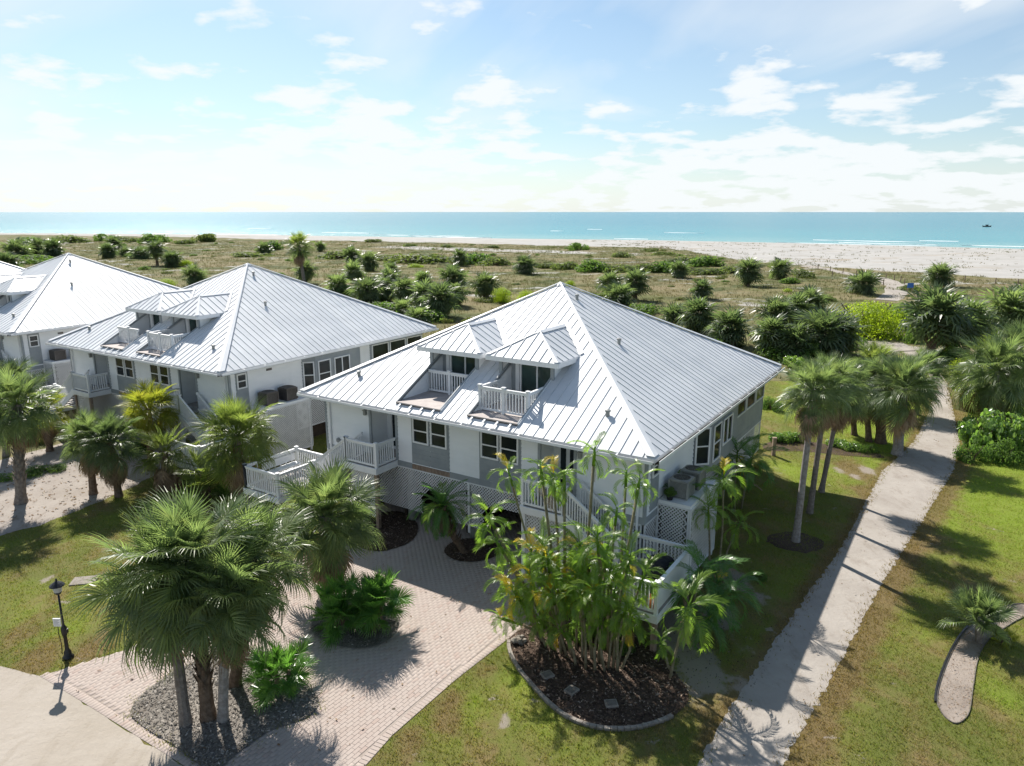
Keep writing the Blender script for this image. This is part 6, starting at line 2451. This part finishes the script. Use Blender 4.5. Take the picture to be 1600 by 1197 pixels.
# air conditioners
def make_ac(label, m, loc, rot, group):
    t = thing('air_conditioner', label, 'air conditioner', loc, rot, group)
    w = .44
    t.scale = (.78, .78, .80)
    mb = MB()
    mb.box(-w, w, -w, w, 0, .05)
    for sx in (-1, 1):
        for sy in (-1, 1):
            mb.box(sx * w - .04, sx * w + .04, sy * w - .04, sy * w + .04, .05, .84)
    mb.build('frame', M[m], t)
    mb = MB()
    mb.box(-w + .03, w - .03, -w + .03, w - .03, .05, .80)
    mb.build('coil', M['black'], t)
    mb = MB()
    for k_ in range(13):
        z = .09 + k_ * .055
        for s in (-1, 1):
            mb.box(-w + .04, w - .04, s * (w - .005) - .012, s * (w - .005) + .012, z, z + .033)
            mb.box(s * (w - .005) - .012, s * (w - .005) + .012, -w + .04, w - .04, z, z + .033)
    mb.build('louvres', M[m], t)
    mb = MB()
    mb.lathe([(.60, .80), (.60, .87), (.44, .90), (.40, .90), (.40, .84)], 20)
    mb.v = [(max(-.47, min(.47, x)), max(-.47, min(.47, y)), z) for x, y, z in mb.v]
    mb.build('top_shroud', M[m], t)
    MB().lathe([(.41, .885), (.41, .89)], 20).build('fan_opening', M['black'], t)
    mb = MB()
    for r in (.14, .27, .40):
        pts = [(r * math.cos(a * .3142), r * math.sin(a * .3142), .90) for a in range(21)]
        mb.tube(pts, .004, 4, False)
    for a in range(6):
        mb.bar((0, 0, .90), (.40 * math.cos(a * 1.047), .40 * math.sin(a * 1.047), .90), .006, .006)
    mb.build('fan_guard', M[m], t)
    return t


def HW(h, x, y, z):
    (cx, cy), rot = h
    c, s = math.cos(rot), math.sin(rot)
    return (cx + x * c - y * s, cy + x * s + y * c, z)


H1, H2, H3 = ((2.27, 34.03), HROT), ((-16.94, 46.88), R(-32.4)), ((-35.61, 58.89), R(-32.0))
make_ac('front grey air conditioner with round fan on the lattice platform', 'acgrey', HW(H1, 8.36, -5.85, 3.08), HROT, 'air conditioners on the side platforms')
make_ac('rear grey air conditioner with round fan, nearer the bay window', 'acgrey', HW(H1, 8.40, -4.72, 3.08), HROT, 'air conditioners on the side platforms')
make_ac('front brown air conditioner on the middle house platform', 'acbrown', HW(H2, 8.40, -5.9, 3.08), R(-32.4), 'air conditioners on the side platforms')
make_ac('rear brown air conditioner on the middle house platform, beside the near roof tip', 'acbrown', HW(H2, 8.42, -4.6, 3.08), R(-32.4), 'air conditioners on the side platforms')
make_ac('front brown air conditioner of the far left house', 'acbrown', HW(H3, 8.40, -5.9, 3.08), R(-32), 'air conditioners on the side platforms')
make_ac('rear brown air conditioner of the far left house, cut off by the nearer roof', 'acbrown', HW(H3, 8.42, -4.5, 3.08), R(-32), 'air conditioners on the side platforms')

# potted plant beside the grey air conditioners
p0 = HW(H1, 8.15, -6.42, 3.08)
pt_ = thing('potted_plant', 'dark little plant in a pot at the corner of the air conditioner platform', 'plant', p0)
MB().lathe([(.10, 0), (.14, .20), (.15, .22)], 10).build('pot', M['black'], pt_)
o_ = put('foliage', CLOUD['bush'][0], pt_, Matrix.Translation((0, 0, .18)) @ Matrix.Diagonal((.28, .28, .42, 1)))

# covered cart on the right landing
cx_, cy_, _ = HW(H1, 8.95, -9.3, 0)
ct = thing('covered_cart', 'bulky object under a black cover with a round ring on the right landing', 'covered cart', (cx_, cy_, 1.28), HROT)
mb = MB()
prof = [(-.75, .0), (-.78, .35), (-.62, .70), (-.30, .92), (.08, 1.00), (.42, .90), (.66, .62), (.75, .30), (.74, 0)]
vs, fs = [], []
ncs = len(prof)
for j, xx in enumerate((-.36, -.34, -.22, 0, .22, .34, .36)):
    sc_ = (.80, .92, 1, 1.03, 1, .92, .80)[j]
    for (yy, zz) in prof:
        vs.append((xx + .02 * math.sin(yy * 9 + zz * 5), yy * sc_, zz * sc_ if zz > 0 else 0.0))
for j in range(6):
    for q in range(ncs - 1):
        fs.append((j * ncs + q, j * ncs + q + 1, (j + 1) * ncs + q + 1, (j + 1) * ncs + q))
fs.append(tuple(range(ncs)))
fs.append(tuple(range(7 * ncs - 1, 6 * ncs - 1, -1)))
mb.add(vs, fs)
mb.build('cover', M['cloth_black'], ct, True)
mb = MB()
mb.tube([(.20 * math.cos(a * .3307) + .05, -.80, .28 + .20 * math.sin(a * .3307)) for a in range(20)], .028, 6, False)
mb.build('ring', M['stone'], ct)
mb = MB()
mb.lathe([(.14, 0), (.15, .42), (.05, .44)], 10, (.35, -1.45, 0))
mb.build('orange_bucket', M['orange'], None)
ob = COL.objects[-1]
mwt = Matrix.Translation((cx_, cy_, 1.28)) @ Matrix.Rotation(HROT, 4, 'Z')
ob.matrix_world = mwt
ob['label'], ob['category'] = 'small orange bucket at the corner of the right landing railing', 'bucket'

# boat on the sea
x, y = G(1542, 354.5, -.9)
bt = thing('motor_boat', 'small dark motor boat far out on the water at the right', 'boat', (x, y, -.9), 0)
s_ = .95
mb = MB()
hull = [(-4.2, .9), (2.0, 1.0), (4.6, .0), (2.0, -1.0), (-4.2, -.9)]
top = [(a * s_, b * s_, 1.05 * s_ + (.35 * s_ if a > 4 else 0)) for a, b in hull]
bot = [(a * .9 * s_, b * .75 * s_, -.1) for a, b in hull]
mb.add(bot + top, [(4, 3, 2, 1, 0), (5, 6, 7, 8, 9)] + [(j, (j + 1) % 5, 5 + (j + 1) % 5, 5 + j) for j in range(5)])
mb.build('hull', M['acbrown'], bt)
mb = MB()
mb.box(-1.2 * s_, 1.0 * s_, -.6 * s_, .6 * s_, 1.05 * s_, 1.9 * s_)
mb.box(-1.4 * s_, 1.2 * s_, -.75 * s_, .75 * s_, 2.3 * s_, 2.42 * s_)
for a in (-1.1, .9):
    for b in (-.55, .55):
        mb.box((a - .06) * s_, (a + .06) * s_, (b - .06) * s_, (b + .06) * s_, 1.9 * s_, 2.3 * s_)
mb.build('wheelhouse', M['black'], bt)
mb = MB()
mb.box(-4.5 * s_, -4.1 * s_, -.3 * s_, .3 * s_, .3 * s_, 1.5 * s_)
mb.build('outboard', M['black'], bt)

# blue sign by the beach path, and the rope-fence posts
x, y = G(1421, 457)
sg = thing('beach_sign', 'small blue board on posts beside the beach path', 'sign', (x, y, float(H(x, y))), .2)
mb = MB()
mb.box(-.5, -.42, -.04, .04, -.1, 1.5)
mb.box(.42, .5, -.04, .04, -.1, 1.5)
mb.build('sign_post', M['wood'], sg)
MB().box(-.6, .6, -.07, -.04, .75, 1.55).build('board', M['blue'], sg)
posts = [(1300, 433), (1317, 427), (1338, 430), (1358, 432), (1372, 434), (1384, 437), (1397, 439), (1407, 441), (1413, 444), (1350, 440), (1366, 441), (1380, 446), (1297, 425), (1278, 421), (1507, 441), (1555, 444), (1590, 447)]
pm = MB().lathe([(.09, -.2), (.085, 1.05), (.06, 1.12)], 8).mesh('fence_post', M['wood'])
for u, v in posts:
    x, y = G(u, v)
    o = put('fence_post', pm, None)
    o.location = (x, y, float(H(x, y)))
    o['label'], o['category'], o['group'] = 'short wooden marker post along the beach path and dune edge', 'post', 'marker posts along the beach path'

# fallen grey fronds and sticks on the shaded ground
for (u, v, rot, s, lb) in ((1190, 778, .4, 1.4, 'long dry grey frond lying at the foot of the side palms'), (1150, 905, 2.0, 1.1, 'dry grey frond drooping beside the boxed lattice'), (1112, 985, 1.2, 1.0, 'dry frond on the shaded bare ground')):
    x, y = G(u, v)
    t = thing('fallen_frond', lb, 'fallen frond', (x, y, .03), rot, 'dry fallen fronds on the ground')
    put('leaf', FEA['dead'][0], t, Matrix.Translation((0, 0, .35)) @ Matrix.Rotation(R(20), 4, 'X') @ Matrix.Scale(s, 4))
for (u, v) in ((1243, 847),):
    x, y = G(u, v)
    sheet('mulch_ring', ragged([(x + 1.15 * math.cos(a * .5236), y + .95 * math.sin(a * .5236)) for a in range(12)], .2, .05, int(u)), .016, M['mulch'])
# timber rail by the back hedge
x, y = G(1208, 712)
t = thing('timber_post', 'short timber post beside the dark hedge bed on the back lawn', 'post', (x, y, 0))
MB().box(-.09, .09, -.09, .09, 0, 1.0).build('post', M['wood'], t)
MB().poly([(-.11, -.11, 1.0), (.11, -.11, 1.0), (.11, .11, 1.0), (-.11, .11, 1.0)], (0, 0, .05)).build('post_cap', M['wood'], t)
sheet('hedge_bed', curve(GP((1195, 694), (1225, 688), (1262, 690), (1300, 696), (1360, 706), (1380, 716), (1320, 712), (1260, 706), (1200, 704))), .016, M['mulch'])
